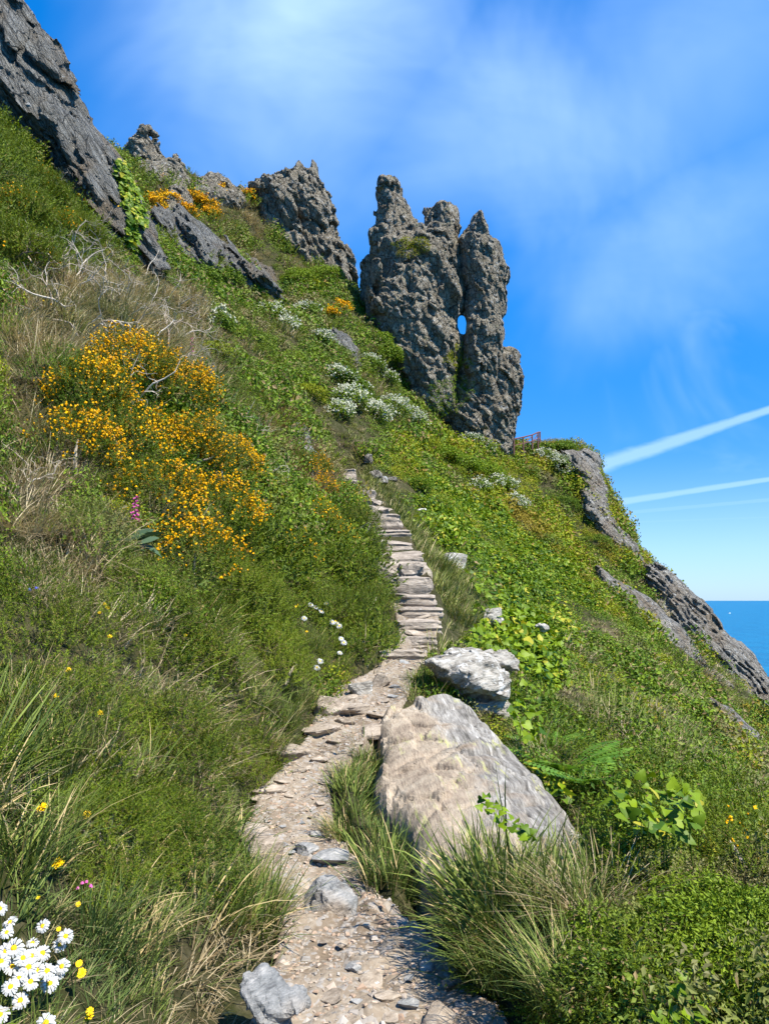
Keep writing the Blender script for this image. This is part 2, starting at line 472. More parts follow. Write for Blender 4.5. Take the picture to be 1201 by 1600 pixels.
# ------------------------------------------------------------------ terrain
# path centreline: left px, right px, py, distance
PATHPX = [(300, 900, 1900, 1.9), (320, 860, 1680, 2.55), (362, 818, 1600, 3.0), (420, 722, 1500, 3.5), (425, 610, 1400, 4.2), (375, 530, 1300, 5.0),
          (405, 520, 1230, 5.8), (475, 580, 1150, 6.9), (500, 640, 1090, 7.9), (590, 655, 1040, 9.1), (622, 682, 1000, 10.1),
          (612, 690, 950, 11.4), (590, 672, 900, 12.8), (585, 652, 860, 14.2), (573, 630, 820, 16.0), (553, 612, 790, 18.0),
          (545, 590, 770, 20.0), (530, 560, 740, 25.0)]
PC = []
for l, r, py, Y in PATHPX:
    a = P(l, py, Y); b = P(r, py, Y)
    PC.append(((a[0] + b[0]) / 2, Y, a[2], (b[0] - a[0]) / 2))
PC = np.array(PC); PC = np.vstack([[PC[0, 0] + .1, -3.0, -0.25, 0.45], PC])
PC[1, 2] = -0.06; PC[2, 2] = -0.02
PC[1, 0] = 0.1; PC[1, 3] = .5


def path_at(Y):
    return np.interp(Y, PC[:, 1], PC[:, 0]), np.interp(Y, PC[:, 1], PC[:, 2]), np.interp(Y, PC[:, 1], PC[:, 3])


CTRL = [
    # left bank
    (0, 1600, 2.2), (200, 1600, 2.6), (330, 1600, 2.9), (0, 1300, 2.7), (200, 1300, 3.6), (330, 1300, 4.6), (0, 1100, 3.6), (200, 1100, 4.6),
    (380, 1120, 6.0), (470, 1090, 7.2), (0, 900, 4.8), (200, 900, 5.9), (400, 960, 8.0), (560, 980, 10.2), (0, 700, 6.6), (200, 720, 7.8),
    (400, 760, 10.8), (520, 800, 15.0), (0, 500, 9.0), (200, 490, 12.0), (350, 620, 14), (450, 670, 20), (530, 720, 25.5),
    (0, 372, 12.5), (130, 410, 16), (0, 250, 15.5), (240, 410, 22), (300, 440, 30), (420, 460, 44), (540, 450, 48), (400, 560, 26), (500, 570, 32), (570, 510, 42),
    (300, 292, 47), (380, 308, 50), (235, 278, 46), (250, 345, 38), (330, 380, 40), (180, 240, 46),
    # saddle and under the crag
    (600, 610, 39), (620, 690, 32), (590, 735, 26), (700, 700, 42), (660, 660, 38), (800, 706, 45), (745, 696, 42.8), (772, 700, 43.8), (715, 688, 42), (860, 700, 46), (930, 725, 46.5),
    # right slope
    (700, 770, 34), (800, 790, 38), (900, 835, 42), (990, 856, 46), (690, 870, 18), (800, 860, 28), (850, 940, 25), (950, 940, 34), (1050, 930, 45),
    (1150, 1035, 44), (1000, 1010, 28), (1100, 1090, 32), (1190, 1095, 41), (750, 960, 13.5), (850, 1020, 16), (950, 1070, 18), (1050, 1135, 20), (1180, 1190, 24),
    (720, 1090, 8.6), (800, 1120, 8.6), (900, 1170, 9.0), (1000, 1200, 9.0), (1100, 1240, 8.5), (1190, 1270, 8.5),
    # near right bank
    (690, 1400, 3.75), (850, 1470, 3.15), (920, 1600, 2.65), (1150, 1590, 2.55), (545, 1240, 5.4), (600, 1160, 6.6), (780, 1260, 5.6), (900, 1330, 4.3), (1050, 1310, 4.4), (1180, 1380, 3.7), (1180, 1310, 4.6),
]
_c = [P(*c) for c in CTRL]
for i in range(1, len(PC)): _c.append((PC[i, 0], PC[i, 1], PC[i, 2]))
# beyond the frame (world x, y, z)
_c += [(-2.2, 0.0, 0.95), (-1.1, 0.3, 0.35), (1.3, 0.3, 0.12), (2.6, 0.5, -0.9), (3.5, 3.0, -0.6), (-4, 2.2, 2.6), (-9, 6, 7.5), (-22, 18, 20), (-40, 45, 36), (-30, 70, 24),
       (6, 5, -2.6), (12, 8, -6.5), (22, 20, -13), (34, 32, -20), (45, 48, -29), (8, 0.5, -6), (40, 60, -26), (0, 62, 10), (20, 62, -6)]
_c = np.array(_c)


def _uv(x, y):
    d = y + 2.5
    d = np.maximum(d, 0.4)
    return np.stack([x / d * 2.0, np.log(d) * 1.3], 1), d


_cu, _cd = _uv(_c[:, 0], _c[:, 1])


def _tps(r2): return 0.5 * r2 * np.log(np.maximum(r2, 1e-12))


_K = _tps(((_cu[:, None] - _cu[None]) ** 2).sum(2)) + np.eye(len(_cu)) * 2e-4
_A = np.hstack([np.ones((len(_cu), 1)), _cu])
_L = np.block([[_K, _A], [_A.T, np.zeros((3, 3))]])
_w = np.linalg.solve(_L, np.concatenate([_c[:, 2] / _cd, [0, 0, 0]]))


def base_z(x, y):
    u, d = _uv(x, y); out = np.empty(len(x))
    for s in range(0, len(x), 40000):
        e = slice(s, s + 40000)
        k = _tps(((u[e, None] - _cu[None]) ** 2).sum(2))
        out[e] = k @ _w[:-3] + _w[-3] + u[e] @ _w[-2:]
    return out * d


def terrain_z(x, y, detail=True):
    x = np.asarray(x, float); y = np.asarray(y, float)
    z = base_z(x, y)
    d = np.maximum(y + 2.5, 0.4)
    if detail:
        q = np.stack([x, y, z * 0.4], 1)
        px0 = path_at(y)[0]; calm = np.where(y < 27, smooth(np.abs(x - px0), 0.4, 2.2), 1.0)
        z = z + (0.25 + 0.75 * calm) * 0.012 * np.minimum(d, 30) * fbm(q * 0.28, 3, 3) + (0.05 + 0.07 * smooth(-x, -0.2, 1.2)) * (0.3 + 0.7 * calm) * smooth(d, 2, 8) * fbm(q * 1.3, 3, 5) + 0.018 * fbm(q * 4.0, 2, 8)
    # bench of the path, with a cut bank on the downhill side near the viewer
    px, pz, pw = path_at(y)
    off = x - px
    jag = 0.06 * fbm(np.stack([x * 3, y * 3, x * 0], 1), 2, 21)
    e = np.abs(off) + jag
    pzz = pz + 0.10 * np.maximum(np.abs(off) / np.maximum(pw, .1) - 0.6, 0) ** 2
    k = 1 - smooth(e, pw, pw + np.where(off > 0, 0.10 + 0.05 * smooth(y, 5, 9), 0.30))
    k = k * (1 - smooth(y, 25.0, 27.0))
    z = z * (1 - k) + (pzz - 0.05) * k
    # the big slab lies in a hollow
    kp = np.array([P(*q)[:2] for q in SLAB_KEY]); ins = (np.abs(x) < 2.5) & (y > 3) & (y < 9)
    if ins.any(): z[ins] -= 0.42 * smooth(poly_sd(kp, x[ins], y[ins]), -0.22, 0.10)
    # seaward faces and far side of the ridge fall away
    yr = 48.5 - 0.18 * np.maximum(x - 4, 0)
    drop = np.maximum(y - yr, 0); z = z - 0.05 * drop ** 2 - 0.5 * drop * smooth(x, -2, 6)
    return np.maximum(z, -62)


SLAB_KEY = [(600, 1115, 7.4), (690, 1095, 7.8), (740, 1105, 7.6), (790, 1165, 6.5), (860, 1240, 5.35), (930, 1312, 4.45), (905, 1335, 4.25), (820, 1345, 4.15), (745, 1365, 4.0), (685, 1392, 3.85), (655, 1335, 4.35), (640, 1292, 4.75), (588, 1250, 5.4), (582, 1222, 5.7), (598, 1170, 6.4), (590, 1130, 7.1)]
NV, NU = 700, 264
yv = np.exp(np.linspace(math.log(0.55), math.log(118.0), NV)) - 2.0
tt = np.linspace(-1, 1, NU); uu = 0.62 * tt + 0.9 * np.sign(tt) * np.abs(tt) ** 7
GY, GU = np.meshgrid(yv, uu, indexing='ij'); GX = GU * (GY + 2.0)
GZ = terrain_z(GX.ravel(), GY.ravel()).reshape(GX.shape)


def ground(x, y):
    """height of the built terrain sheet under x, y (bilinear) """
    x = np.asarray(x, float); y = np.asarray(y, float)
    fv = (np.log(np.clip(y + 2.0, 0.551, 117)) - math.log(0.55)) / (math.log(118.0) - math.log(0.55)) * (NV - 1)
    fu = np.interp(x / (y + 2.0), uu, np.arange(NU))
    i = np.clip(fv.astype(int), 0, NV - 2); j = np.clip(fu.astype(int), 0, NU - 2); a = fv - i; b = fu - j
    return GZ[i, j] * (1 - a) * (1 - b) + GZ[i + 1, j] * a * (1 - b) + GZ[i, j + 1] * (1 - a) * b + GZ[i + 1, j + 1] * a * b


def gnormal(x, y):
    e = 0.03 + 0.01 * np.maximum(y, 0)
    gx = (ground(x + e, y) - ground(x - e, y)) / (2 * e); gy = (ground(x, y + e) - ground(x, y - e)) / (2 * e)
    n = np.stack([-gx, -gy, np.ones_like(gx)], 1)
    return n / np.linalg.norm(n, axis=1, keepdims=True)


def g1(x, y): return float(ground(np.array([x]), np.array([y]))[0])


def hit(px, py, y0=1.5, y1=60.0):
    """where the view ray of a photo pixel meets the terrain sheet"""
    ys = np.exp(np.linspace(math.log(y0), math.log(y1), 900)); a, dy, dz = ray(px, py)
    xs = a / dy * ys; zs = EYE + dz / dy * ys; g = ground(xs, ys); k = np.nonzero(g > zs)[0]
    i = k[0] if len(k) else len(ys) - 1
    return float(xs[i]), float(ys[i]), float(g[i])


idx = np.arange(NV * NU).reshape(NV, NU)
TF = np.stack([idx[:-1, :-1], idx[:-1, 1:], idx[1:, 1:], idx[1:, :-1]], 2).reshape(-1, 4)
hill = link('hillside', npmesh('hillside', np.stack([GX, GY, GZ], 2).reshape(-1, 3), TF, True), MATS['hillside_soil'])
tag(hill, 'steep coastal hillside of dark soil under heath and grass', 'hillside', kind='structure')

# sea, a disc out to the horizon
SEA = -58.0
rr = np.concatenate([[0], np.geomspace(20, 90000, 60)]); th = np.linspace(0, 2 * math.pi, 97)[:-1]
sv = [(0, 0, SEA)] + [(r * math.cos(a), r * math.sin(a), SEA) for r in rr[1:] for a in th]
sq = [[1 + i * 96 + j, 1 + i * 96 + (j + 1) % 96, 1 + (i + 1) * 96 + (j + 1) % 96, 1 + (i + 1) * 96 + j] for i in range(59) for j in range(96)]
st = [[0, 1 + j, 1 + (j + 1) % 96] for j in range(96)]
sea = link('sea', npmesh('sea', np.array(sv), [np.array(st), np.array(sq)]), MATS['sea_water'])
tag(sea, 'calm deep blue sea reaching to the horizon', 'sea', kind='structure')

# path sheet, a little above the carved bench
NS, NW = 620, 44
sy = np.exp(np.linspace(math.log(3.6), math.log(27.6), NS)) - 2.0
sw = np.linspace(-1, 1, NW)
px_, pz_, pw_ = path_at(sy)
QX = px_[:, None] + sw[None] * (pw_ + 0.08)[:, None]; QY = np.repeat(sy[:, None], NW, 1)
q3 = np.stack([QX, QY, QX * 0], 2).reshape(-1, 3)
rel = np.abs(sw)[None] * (pw_ + 0.08)[:, None] / pw_[:, None]
QZ = pz_[:, None] + 0.10 * np.maximum(rel - 0.6, 0) ** 2
near = 1 - smooth(QY, 9.5, 11)
bumpz = 0.030 * fbm(q3 * 2.5, 3, 31) + 0.016 * fbm(q3 * 9, 3, 33) + 0.010 * ridged(q3 * 22, 2, 37)
wf1, wf2, wid, _ = worley(q3 * np.array([7, 7, 1]), 5)
bumpz = bumpz + 0.02 * smooth(wid, 0.7, 0.9) * smooth(wf2 - wf1, 0.02, 0.15)
QZ = QZ + bumpz.reshape(QZ.shape) - 0.22 * smooth(rel, 0.86, 1.12) - 0.012 - 0.10 * smooth(QY, 10.5, 13.0)
pi_ = np.arange(NS * NW).reshape(NS, NW)
PF = np.stack([pi_[:-1, :-1], pi_[:-1, 1:], pi_[1:, 1:], pi_[1:, :-1]], 2).reshape(-1, 4)
path = link('path', npmesh('path', np.stack([QX, QY, QZ], 2).reshape(-1, 3), PF, True), MATS['path_soil'])
tag(path, 'worn stony dirt footpath climbing into stone steps', 'path', kind='structure')


def pathz(x, y):
    cx, cz, cw = path_at(y)
    return float(cz + 0.10 * max(abs(x - cx) / max(cw, .1) - 0.6, 0) ** 2)


# ------------------------------------------------------------------ rocks
import openvdb


def vox_mesh(name, f, org, vox, smoothsh=False, trim=0.35, grit=0.22):
    f = np.pad(f, 1, constant_values=float(vox) * 3).astype(np.float32)
    g = openvdb.FloatGrid(float(vox) * 3); g.copyFromArray(f)
    pts, quads = g.convertToQuads(0.0)
    V = (np.asarray(pts) - 1) * vox + np.asarray(org)
    q = np.asarray(quads, np.int64)
    # keep only the biggest connected lump
    lab = np.arange(len(V))
    for _ in range(200):
        m = lab[q].min(1); new = lab.copy(); np.minimum.at(new, q.ravel(), np.repeat(m, 4)); new = new[new]
        if (new == lab).all(): break
        lab = new
    big = np.bincount(lab).argmax(); q = q[lab[q[:, 0]] == big]
    cz = V[q].mean(1); q = q[cz[:, 2] > ground(cz[:, 0], cz[:, 1]) - trim]      # what lies buried is not built
    used = np.unique(q); rm = np.full(len(V), -1); rm[used] = np.arange(len(used)); V = V[used]; q = rm[q]
    a = V[q]; vol = np.einsum('ij,ij->', a[:, 0] - V.mean(0), np.cross(a[:, 1] - a[:, 0], a[:, 2] - a[:, 0]))
    if vol < 0: q = q[:, ::-1]
    a = V[q]; fn = np.cross(a[:, 2] - a[:, 0], a[:, 3] - a[:, 1]); vn = np.zeros_like(V)
    for k in range(4): np.add.at(vn, q[:, k], fn)
    vn /= np.linalg.norm(vn, axis=1, keepdims=True) + 1e-9
    V = V + vn * (vox * grit * (ridged(V / (vox * 7.0), 2, 3) + 0.8 * perlin(V / (vox * 2.6), 5)))[:, None]
    return npmesh(name, V, q, smoothsh)


def bed_frame(dip, az):
    n = Vector((math.sin(dip) * math.cos(az), math.sin(dip) * math.sin(az), math.cos(dip)))
    u = n.orthogonal().normalized(); v = n.cross(u)
    return np.array([u, v, n], np.float32)


def schist(B, amp=1.0, size=1.0, seed=0, block=0.25, layer=0.12, fine=0.0, big=0.16, crack=0.14, aniso=4.0, lf=1.5, el=1.0):
    """relief of foliated rock (facets, ledges, joints), as an addition to a distance field"""
    def fn(p):
        p = np.asarray(p, np.float32) / size
        wv = perlin(p * 0.6, seed + 9)
        b = p @ B.T; b = b + np.stack([wv * 0.25, wv * 0.1, wv * 0.3], 1).astype(np.float32)
        t = b[:, 2] * lf + 0.35 * perlin(b * np.array([1.1, 1.1, 0.5], np.float32), seed + 15); ti = np.floor(t); saw = t - ti
        hl = _Pm[(ti.astype(np.int32) + seed * 7) & 255] / 255.0; lat = perlin(np.stack([b[:, 0] * 0.5, b[:, 1] * 0.5, ti * 3.7], 1), seed + 17)
        f1, f2, idv, tl = worley(b * np.array([0.36 * el, 0.36 * el, 0.95], np.float32), seed + 2)
        g1_, g2_, id2, tl2 = worley(b * np.array([0.95 * el, 0.95 * el, 2.5], np.float32) + 5, seed + 6)
        h1_, h2_, id3, tl3 = worley(b * np.array([2.2 * el, 2.2 * el, 5.5], np.float32) + 9, seed + 8)
        d = -big * perlin(p * 0.3, seed + 3) - layer * (saw * (0.4 + hl) + 0.9 * lat - 0.5) - block * ((idv - 0.5) * 1.5 + tl * 1.5) - block * 0.5 * ((id2 - 0.5) * 1.5 + tl2 * 1.5) - block * 0.26 * ((id3 - 0.5) * 1.5 + tl3 * 1.5)
        if fine: d = d - fine * ridged(b * np.array([1.5, 1.5, 1.5 * aniso], np.float32), 2, seed + 4)
        d = d + crack * np.exp(-(f2 - f1) / 0.06) + crack * 0.5 * np.exp(-(g2_ - g1_) / 0.08) - 0.14
        return d * amp * size
    return fn


def fit_plane(px):
    """plane y = c0 + tilt*x + lean*z through the ground under an outline"""
    c = np.array(px, float); m = c.mean(0); H = []
    for k in (0.0, 0.45, 0.8):
        for q in c: H.append(hit(*(m + (q - m) * k)))
    H = np.array(H); H = H[(H[:, 1] < 56)]; med = np.median(H[:, 1]); H = H[np.abs(H[:, 1] - med) < 0.25 * med + 1]
    A = np.column_stack([np.ones(len(H)), H[:, 0] - H[:, 0].mean(), H[:, 2] - H[:, 2].mean()])
    w_ = np.linalg.solve(A.T @ A + np.diag([0, 1.0, 1.0]), A.T @ H[:, 1]); tl, ln = np.clip(w_[1:], -0.7, 0.7)
    return w_[0] - tl * H[:, 0].mean() - ln * H[:, 2].mean(), tl, ln


def outline_rock(name, px, Y, T, R, vox, disp, mat, parent=None, lean=0.0, band=0.75, tilt=0.0, ground_fit=False, push=0.0, planes=0, hole=None, dil=0.0):
    """a rock whose outline facing the path is given in photo pixels at distance Y, T metres thick each way"""
    if ground_fit:
        c0, tilt, lean = fit_plane(px); c0 += push
    else:
        pts = np.array([P(a, b, Y) for a, b in px]); c0 = Y - tilt * pts[:, 0].mean() - lean * pts[:, 2].mean()
    poly = []
    for a, b in px:
        rx, ry, rz = ray(a, b); t = (c0 + lean * EYE) / (ry - tilt * rx - lean * rz); poly.append((rx * t, EYE + rz * t))
    poly = np.array(poly); mg = band * 0.8
    lo = poly.min(0) - mg; hi = poly.max(0) + mg
    yy = c0 + tilt * poly[:, 0] + lean * poly[:, 1]
    xs = np.arange(lo[0], hi[0], vox); zs = np.arange(lo[1], hi[1], vox); ys = np.arange(yy.min() - T - mg, yy.max() + T + mg, vox)
    X, Z = np.meshgrid(xs, zs, indexing='ij'); sd = poly_sd(poly, X, Z)
    yc = c0 + lean * Z + tilt * X
    q = (np.maximum(R - sd, 0) / R)[:, None, :].astype(np.float32) ** 2 + ((ys[None, :, None] - yc[:, None, :]) / T).astype(np.float32) ** 2
    f = (np.sqrt(q) - 1) * min(R, T) - dil
    if planes:
        r = np.random.default_rng(planes); c = np.array([poly[:, 0].mean(), yy.mean(), poly[:, 1].mean()]); hw = np.array([np.ptp(poly[:, 0]) / 2, T, np.ptp(poly[:, 1]) / 2])
        for k in range(planes):
            nn = r.normal(size=3); nn[1] = -abs(nn[1]) if k % 3 else nn[1]; nn[2] = abs(nn[2]) if k % 2 else nn[2]; nn /= np.linalg.norm(nn); d = r.uniform(.58, .85) * np.linalg.norm(nn * hw)
            f = np.maximum(f, ((xs[:, None, None] - c[0]) * nn[0] + (ys[None, :, None] - c[1]) * nn[1] + (zs[None, None, :] - c[2]) * nn[2] - d).astype(np.float32))
    i = np.nonzero(np.abs(f) < band)
    f[i] += disp(np.stack([xs[i[0]], ys[i[1]], zs[i[2]]], 1))
    if hole:
        # the gap slants up through the rock, as one sees sky through it from the path
        hp = np.array([(q[0], q[2]) for q in [P(a, b, YS) for a, b in hole]]); hc = np.mean([ray(a, b) for a, b in hole], 0); kx, kz = hc[0] / hc[1], hc[2] / hc[1]
        for j, yv_ in enumerate(ys): f[:, j] = np.maximum(f[:, j], poly_sd(hp, X - kx * (yv_ - YS), Z - kz * (yv_ - YS)).astype(np.float32))
    me = vox_mesh(name, f, (xs[0], ys[0], zs[0]), vox)
    return link(name, me, mat, parent)


B_crag = bed_frame(1.32, 0.3)
YS = 44.0
stack = empty('rock_stack', P(700, 700, YS))
tag(stack, 'tall grey rock stack with three pinnacles and a small see-through hole beside the railing', 'rock stack')


def under(o, par):
    """parent without moving"""
    o.parent = par; o.matrix_parent_inverse = Matrix.Translation(par.location).inverted()
    return o


mr = MATS['crag_rock']
HOLE = [(714, 497), (718, 492), (726, 494), (729, 505), (727, 523), (718, 522), (714, 510)]
body = outline_rock('rock_body', [(580, 453), (583, 420), (586, 392), (600, 378), (640, 372), (665, 366), (700, 370), (714, 378), (718, 400), (721, 440), (723, 470), (721, 490), (715, 497), (715, 517), (722, 532), (722, 550), (712, 577), (708, 610), (708, 660), (640, 660), (620, 600), (608, 570), (590, 523), (578, 497)],
                    YS, 2.7, 1.9, 0.095, schist(bed_frame(1.0, 0.5), 1.0, 0.8, 1, block=0.2, layer=0.08), mr, hole=HOLE)
under(body, stack)
for i, (pp, yy, T, R, sd_) in enumerate((
        ([(590, 400), (585, 367), (597, 360), (594, 330), (592, 305), (596, 291), (610, 289), (622, 298), (620, 309), (629, 322), (638, 345), (650, 366), (655, 400)], YS - .3, 1.1, 0.9, 11),
        ([(668, 400), (671, 360), (669, 330), (688, 326), (708, 336), (712, 357), (708, 380), (716, 410)], YS - .2, 1.1, 0.8, 12),
        ([(718, 385), (728, 368), (738, 355), (745, 346), (755, 358), (764, 380), (776, 390), (778, 413), (787, 432), (782, 453), (784, 470), (776, 510), (780, 527), (778, 552), (772, 600), (732, 600), (726, 540), (727, 520), (727, 492), (727, 467), (724, 437), (721, 400)], YS - 0.5, 1.7, 1.0, 13),
        ([(566, 442), (568, 415), (577, 408), (586, 414), (592, 445), (590, 470), (570, 470)], YS + 1.2, 0.8, 0.6, 14))):
    o = outline_rock('pinnacle', pp, yy, T, R, 0.085, schist(B_crag, 0.8, 0.75, sd_, big=0.1, block=0.2), mr, band=0.6, dil=0.16, hole=HOLE if i == 2 else None)
    under(o, stack)
base = outline_rock('rock_base', [(715, 578), (730, 562), (750, 546), (790, 551), (803, 556), (809, 603), (804, 637), (803, 660), (800, 697), (797, 730), (715, 730), (700, 690), (688, 655), (705, 625)],
                    YS + 0.6, 2.2, 1.2, 0.095, schist(bed_frame(1.0, 0.5), 1.0, 0.8, 21, block=0.2, layer=0.08), mr)
under(base, stack)

crag = outline_rock('rock_crag', [(383, 312), (400, 302), (430, 300), (450, 288), (470, 282), (492, 284), (500, 296), (512, 310), (520, 345), (528, 385), (545, 412), (549, 445), (540, 500), (430, 500), (425, 430), (415, 400), (400, 350), (388, 320)],
                    52.0, 3.2, 2.2, 0.11, schist(bed_frame(1.0, 0.4), 1.0, 1.0, 31), mr)
tag(crag, 'jagged dark grey crag with twin spikes on the skyline above the green saddle', 'crag')
for k, pp in enumerate(([(452, 310), (456, 280), (463, 258), (468, 254), (474, 262), (480, 310)], [(478, 310), (483, 272), (488, 254), (494, 258), (498, 290), (502, 310)], [(402, 310), (406, 288), (414, 277), (422, 281), (430, 310)], [(428, 310), (434, 280), (444, 268), (452, 275), (456, 310)])):
    outline_rock('spike', pp, 51.4 - .2 * k, 0.8, 0.45, 0.085, schist(bed_frame(1.2, 0.4), 0.55, 0.5, 34 + k, big=0.05), mr, crag, band=0.4)
far = outline_rock('rock_crag', [(195, 262), (205, 240), (222, 226), (246, 219), (250, 236), (258, 252), (285, 262), (300, 300), (200, 320), (190, 290)],
                   50.0, 2.0, 1.5, 0.12, schist(bed_frame(0.6, 0.5), 1.0, 1.0, 41), mr)
tag(far, 'pale wedge-topped crag behind the long rock ridge', 'crag')
nub = outline_rock('rock_pinnacle', [(268, 262), (270, 247), (276, 241), (281, 250), (284, 268), (282, 300), (268, 300)], 51.0, 0.7, 0.5, 0.08, schist(bed_frame(0.6, 0.5), 0.5, 0.5, 43), mr, band=0.5)
tag(nub, 'small upright rock finger on the skyline beside the wedge-topped crag', 'rock')
for i, (pp, yy, lab) in enumerate((
        ([(318, 300), (322, 280), (335, 277), (350, 280), (360, 290), (358, 320), (315, 330)], 51.5, 'low knobbly grey outcrop on the skyline between two crags'),
        ([(258, 330), (270, 305), (288, 296), (298, 312), (296, 345), (260, 350)], 45.0, 'small pale outcrop among yellow gorse under the skyline'),
        ([(206, 300), (214, 276), (240, 262), (268, 262), (292, 276), (300, 310), (230, 320)], 48.0, 'broad low rock band below the wedge-topped crag'),
        ([(300, 312), (308, 286), (330, 280), (362, 292), (384, 300), (390, 325), (330, 330)], 49.5, 'rough rock band running up to the jagged crag'))):
    o = outline_rock('rock_outcrop', pp, yy, 1.2, 0.8, 0.09, schist(bed_frame(0.6, 0.5), 0.7, 0.7, 45 + i), mr, band=0.6, ground_fit=True); tag(o, lab, 'outcrop')

B_ridge = bed_frame(1.05, -0.35)
ridge = outline_rock('rock_ridge', [(-260, -330), (-150, -300), (-40, -130), (32, 0), (62, 50), (106, 105), (131, 160), (157, 215), (184, 252), (203, 292), (228, 342), (246, 395), (246, 430), (180, 440), (150, 420), (120, 320), (90, 262), (20, 220), (-60, 190), (-250, 60)],
                     20.0, 1.5, 1.2, 0.08, schist(B_ridge, 0.75, 0.8, 51, layer=0.34, aniso=7.0, block=0.24, lf=3.6, fine=0.10, el=0.38), MATS['ridge_rock'], band=0.7, tilt=0.35)
tag(ridge, 'long steep streaky grey rock ridge slanting down to the bare branches', 'rock ridge')
for i, (pp, yy, T, sd_, lab) in enumerate((
        ([(236, 395), (240, 360), (268, 352), (300, 350), (330, 372), (368, 408), (395, 430), (440, 470), (400, 480), (300, 455), (250, 440)], 33.0, 2.4, 61, 'slanting grey slabs with dark clefts below the yellow gorse slope'),
        ([(372, 400), (392, 408), (420, 425), (432, 450), (425, 470), (385, 460)], 40.0, 1.0, 62, 'rusty brown rock face below the jagged crag'),
        ([(507, 535), (520, 520), (545, 522), (565, 545), (572, 570), (560, 590), (520, 570)], 36.0, 1.0, 63, 'dark rounded outcrop under the small yellow gorse on the green slope'),
        ([(418, 650), (428, 640), (455, 648), (478, 672), (488, 690), (480, 706), (440, 682), (422, 668)], 19.0, 0.5, 64, 'pale broken rock poking from brown bracken above the steps'),
        ([(462, 690), (480, 694), (498, 712), (504, 730), (484, 730)], 19.0, 0.35, 65, 'low pale rock below the broken rock in the bracken'),
        ([(304, 545), (318, 540), (334, 565), (338, 590), (322, 590)], 13.5, 0.35, 66, 'dark rock beside the purple foxglove'))):
    o = outline_rock('rock_outcrop', pp, yy, T, min(T * .8, 1.0), 0.10 if yy > 25 else 0.045, schist(bed_frame(0.95, -0.3), 0.8 if T > .9 else .35, 0.8 if T > .9 else 0.35, sd_, layer=0.3, aniso=6, lf=3.0, fine=0.08, el=0.45), MATS['cliff_rock' if i in (3, 4) else 'ridge_rock'], band=0.7 if T > .9 else .35, ground_fit=True)
    tag(o, lab, 'outcrop')
# seaward rocks on the right-hand spur
B_sea = bed_frame(0.85, -0.2)
for i, (pp, yy, T, sc, sd_, lab) in enumerate((
        ([(880, 706), (915, 704), (933, 712), (936, 735), (946, 765), (948, 795), (965, 825), (990, 850), (1000, 880), (940, 850), (912, 800), (905, 760), (892, 735)], 45.5, 0.9, .6, 71, 'pale weathered cliff edge at the end of the green spur'),
        ([(1004, 880), (1030, 888), (1060, 920), (1100, 955), (1120, 985), (1150, 1000), (1172, 1030), (1200, 1080), (1230, 1150), (1180, 1120), (1120, 1060), (1060, 1000), (1020, 950)], 44.0, 1.5, .8, 72, 'dark layered sea cliff at the foot of the spur above the water'),
        ([(930, 885), (960, 905), (1010, 935), (1060, 975), (1100, 1030), (1150, 1080), (1080, 1060), (1020, 1010), (970, 960), (940, 920)], 40.5, 0.7, .5, 73, 'pale lichen-covered rock sheet on the dry slope above the dark cliff'),
        ([(1110, 1095), (1140, 1105), (1180, 1145), (1201, 1180), (1190, 1200), (1150, 1160), (1112, 1120)], 27.0, 0.8, .45, 74, 'dark-edged rock ledge with hanging ivy on the lower slope'),
        ([(1170, 1110), (1210, 1120), (1240, 1180), (1200, 1160)], 29.0, 0.8, .45, 75, 'rock ledge just above the ivy-hung ledge on the lower slope'),
        ([(1085, 1160), (1105, 1160), (1140, 1195), (1128, 1208), (1095, 1185)], 15.0, 0.3, .25, 76, 'white lichen-streaked flat rock among long grass'),
        ([(870, 893), (895, 900), (905, 925), (890, 935), (872, 915)], 24.0, 0.5, .3, 77, 'small grey rock in the yellowish heath below the ivy bank'))):
    o = outline_rock('rock_outcrop', pp, yy, T, min(T * .8, 1.2), 0.11 if yy > 35 else (0.075 if yy > 20 else 0.04), schist(B_sea, sc, sc, sd_, layer=0.34, aniso=6, lf=3.0, fine=0.08, el=0.45), MATS['cliff_rock'], band=0.7 if T > .9 else .4, ground_fit=True)
    tag(o, lab, 'outcrop')
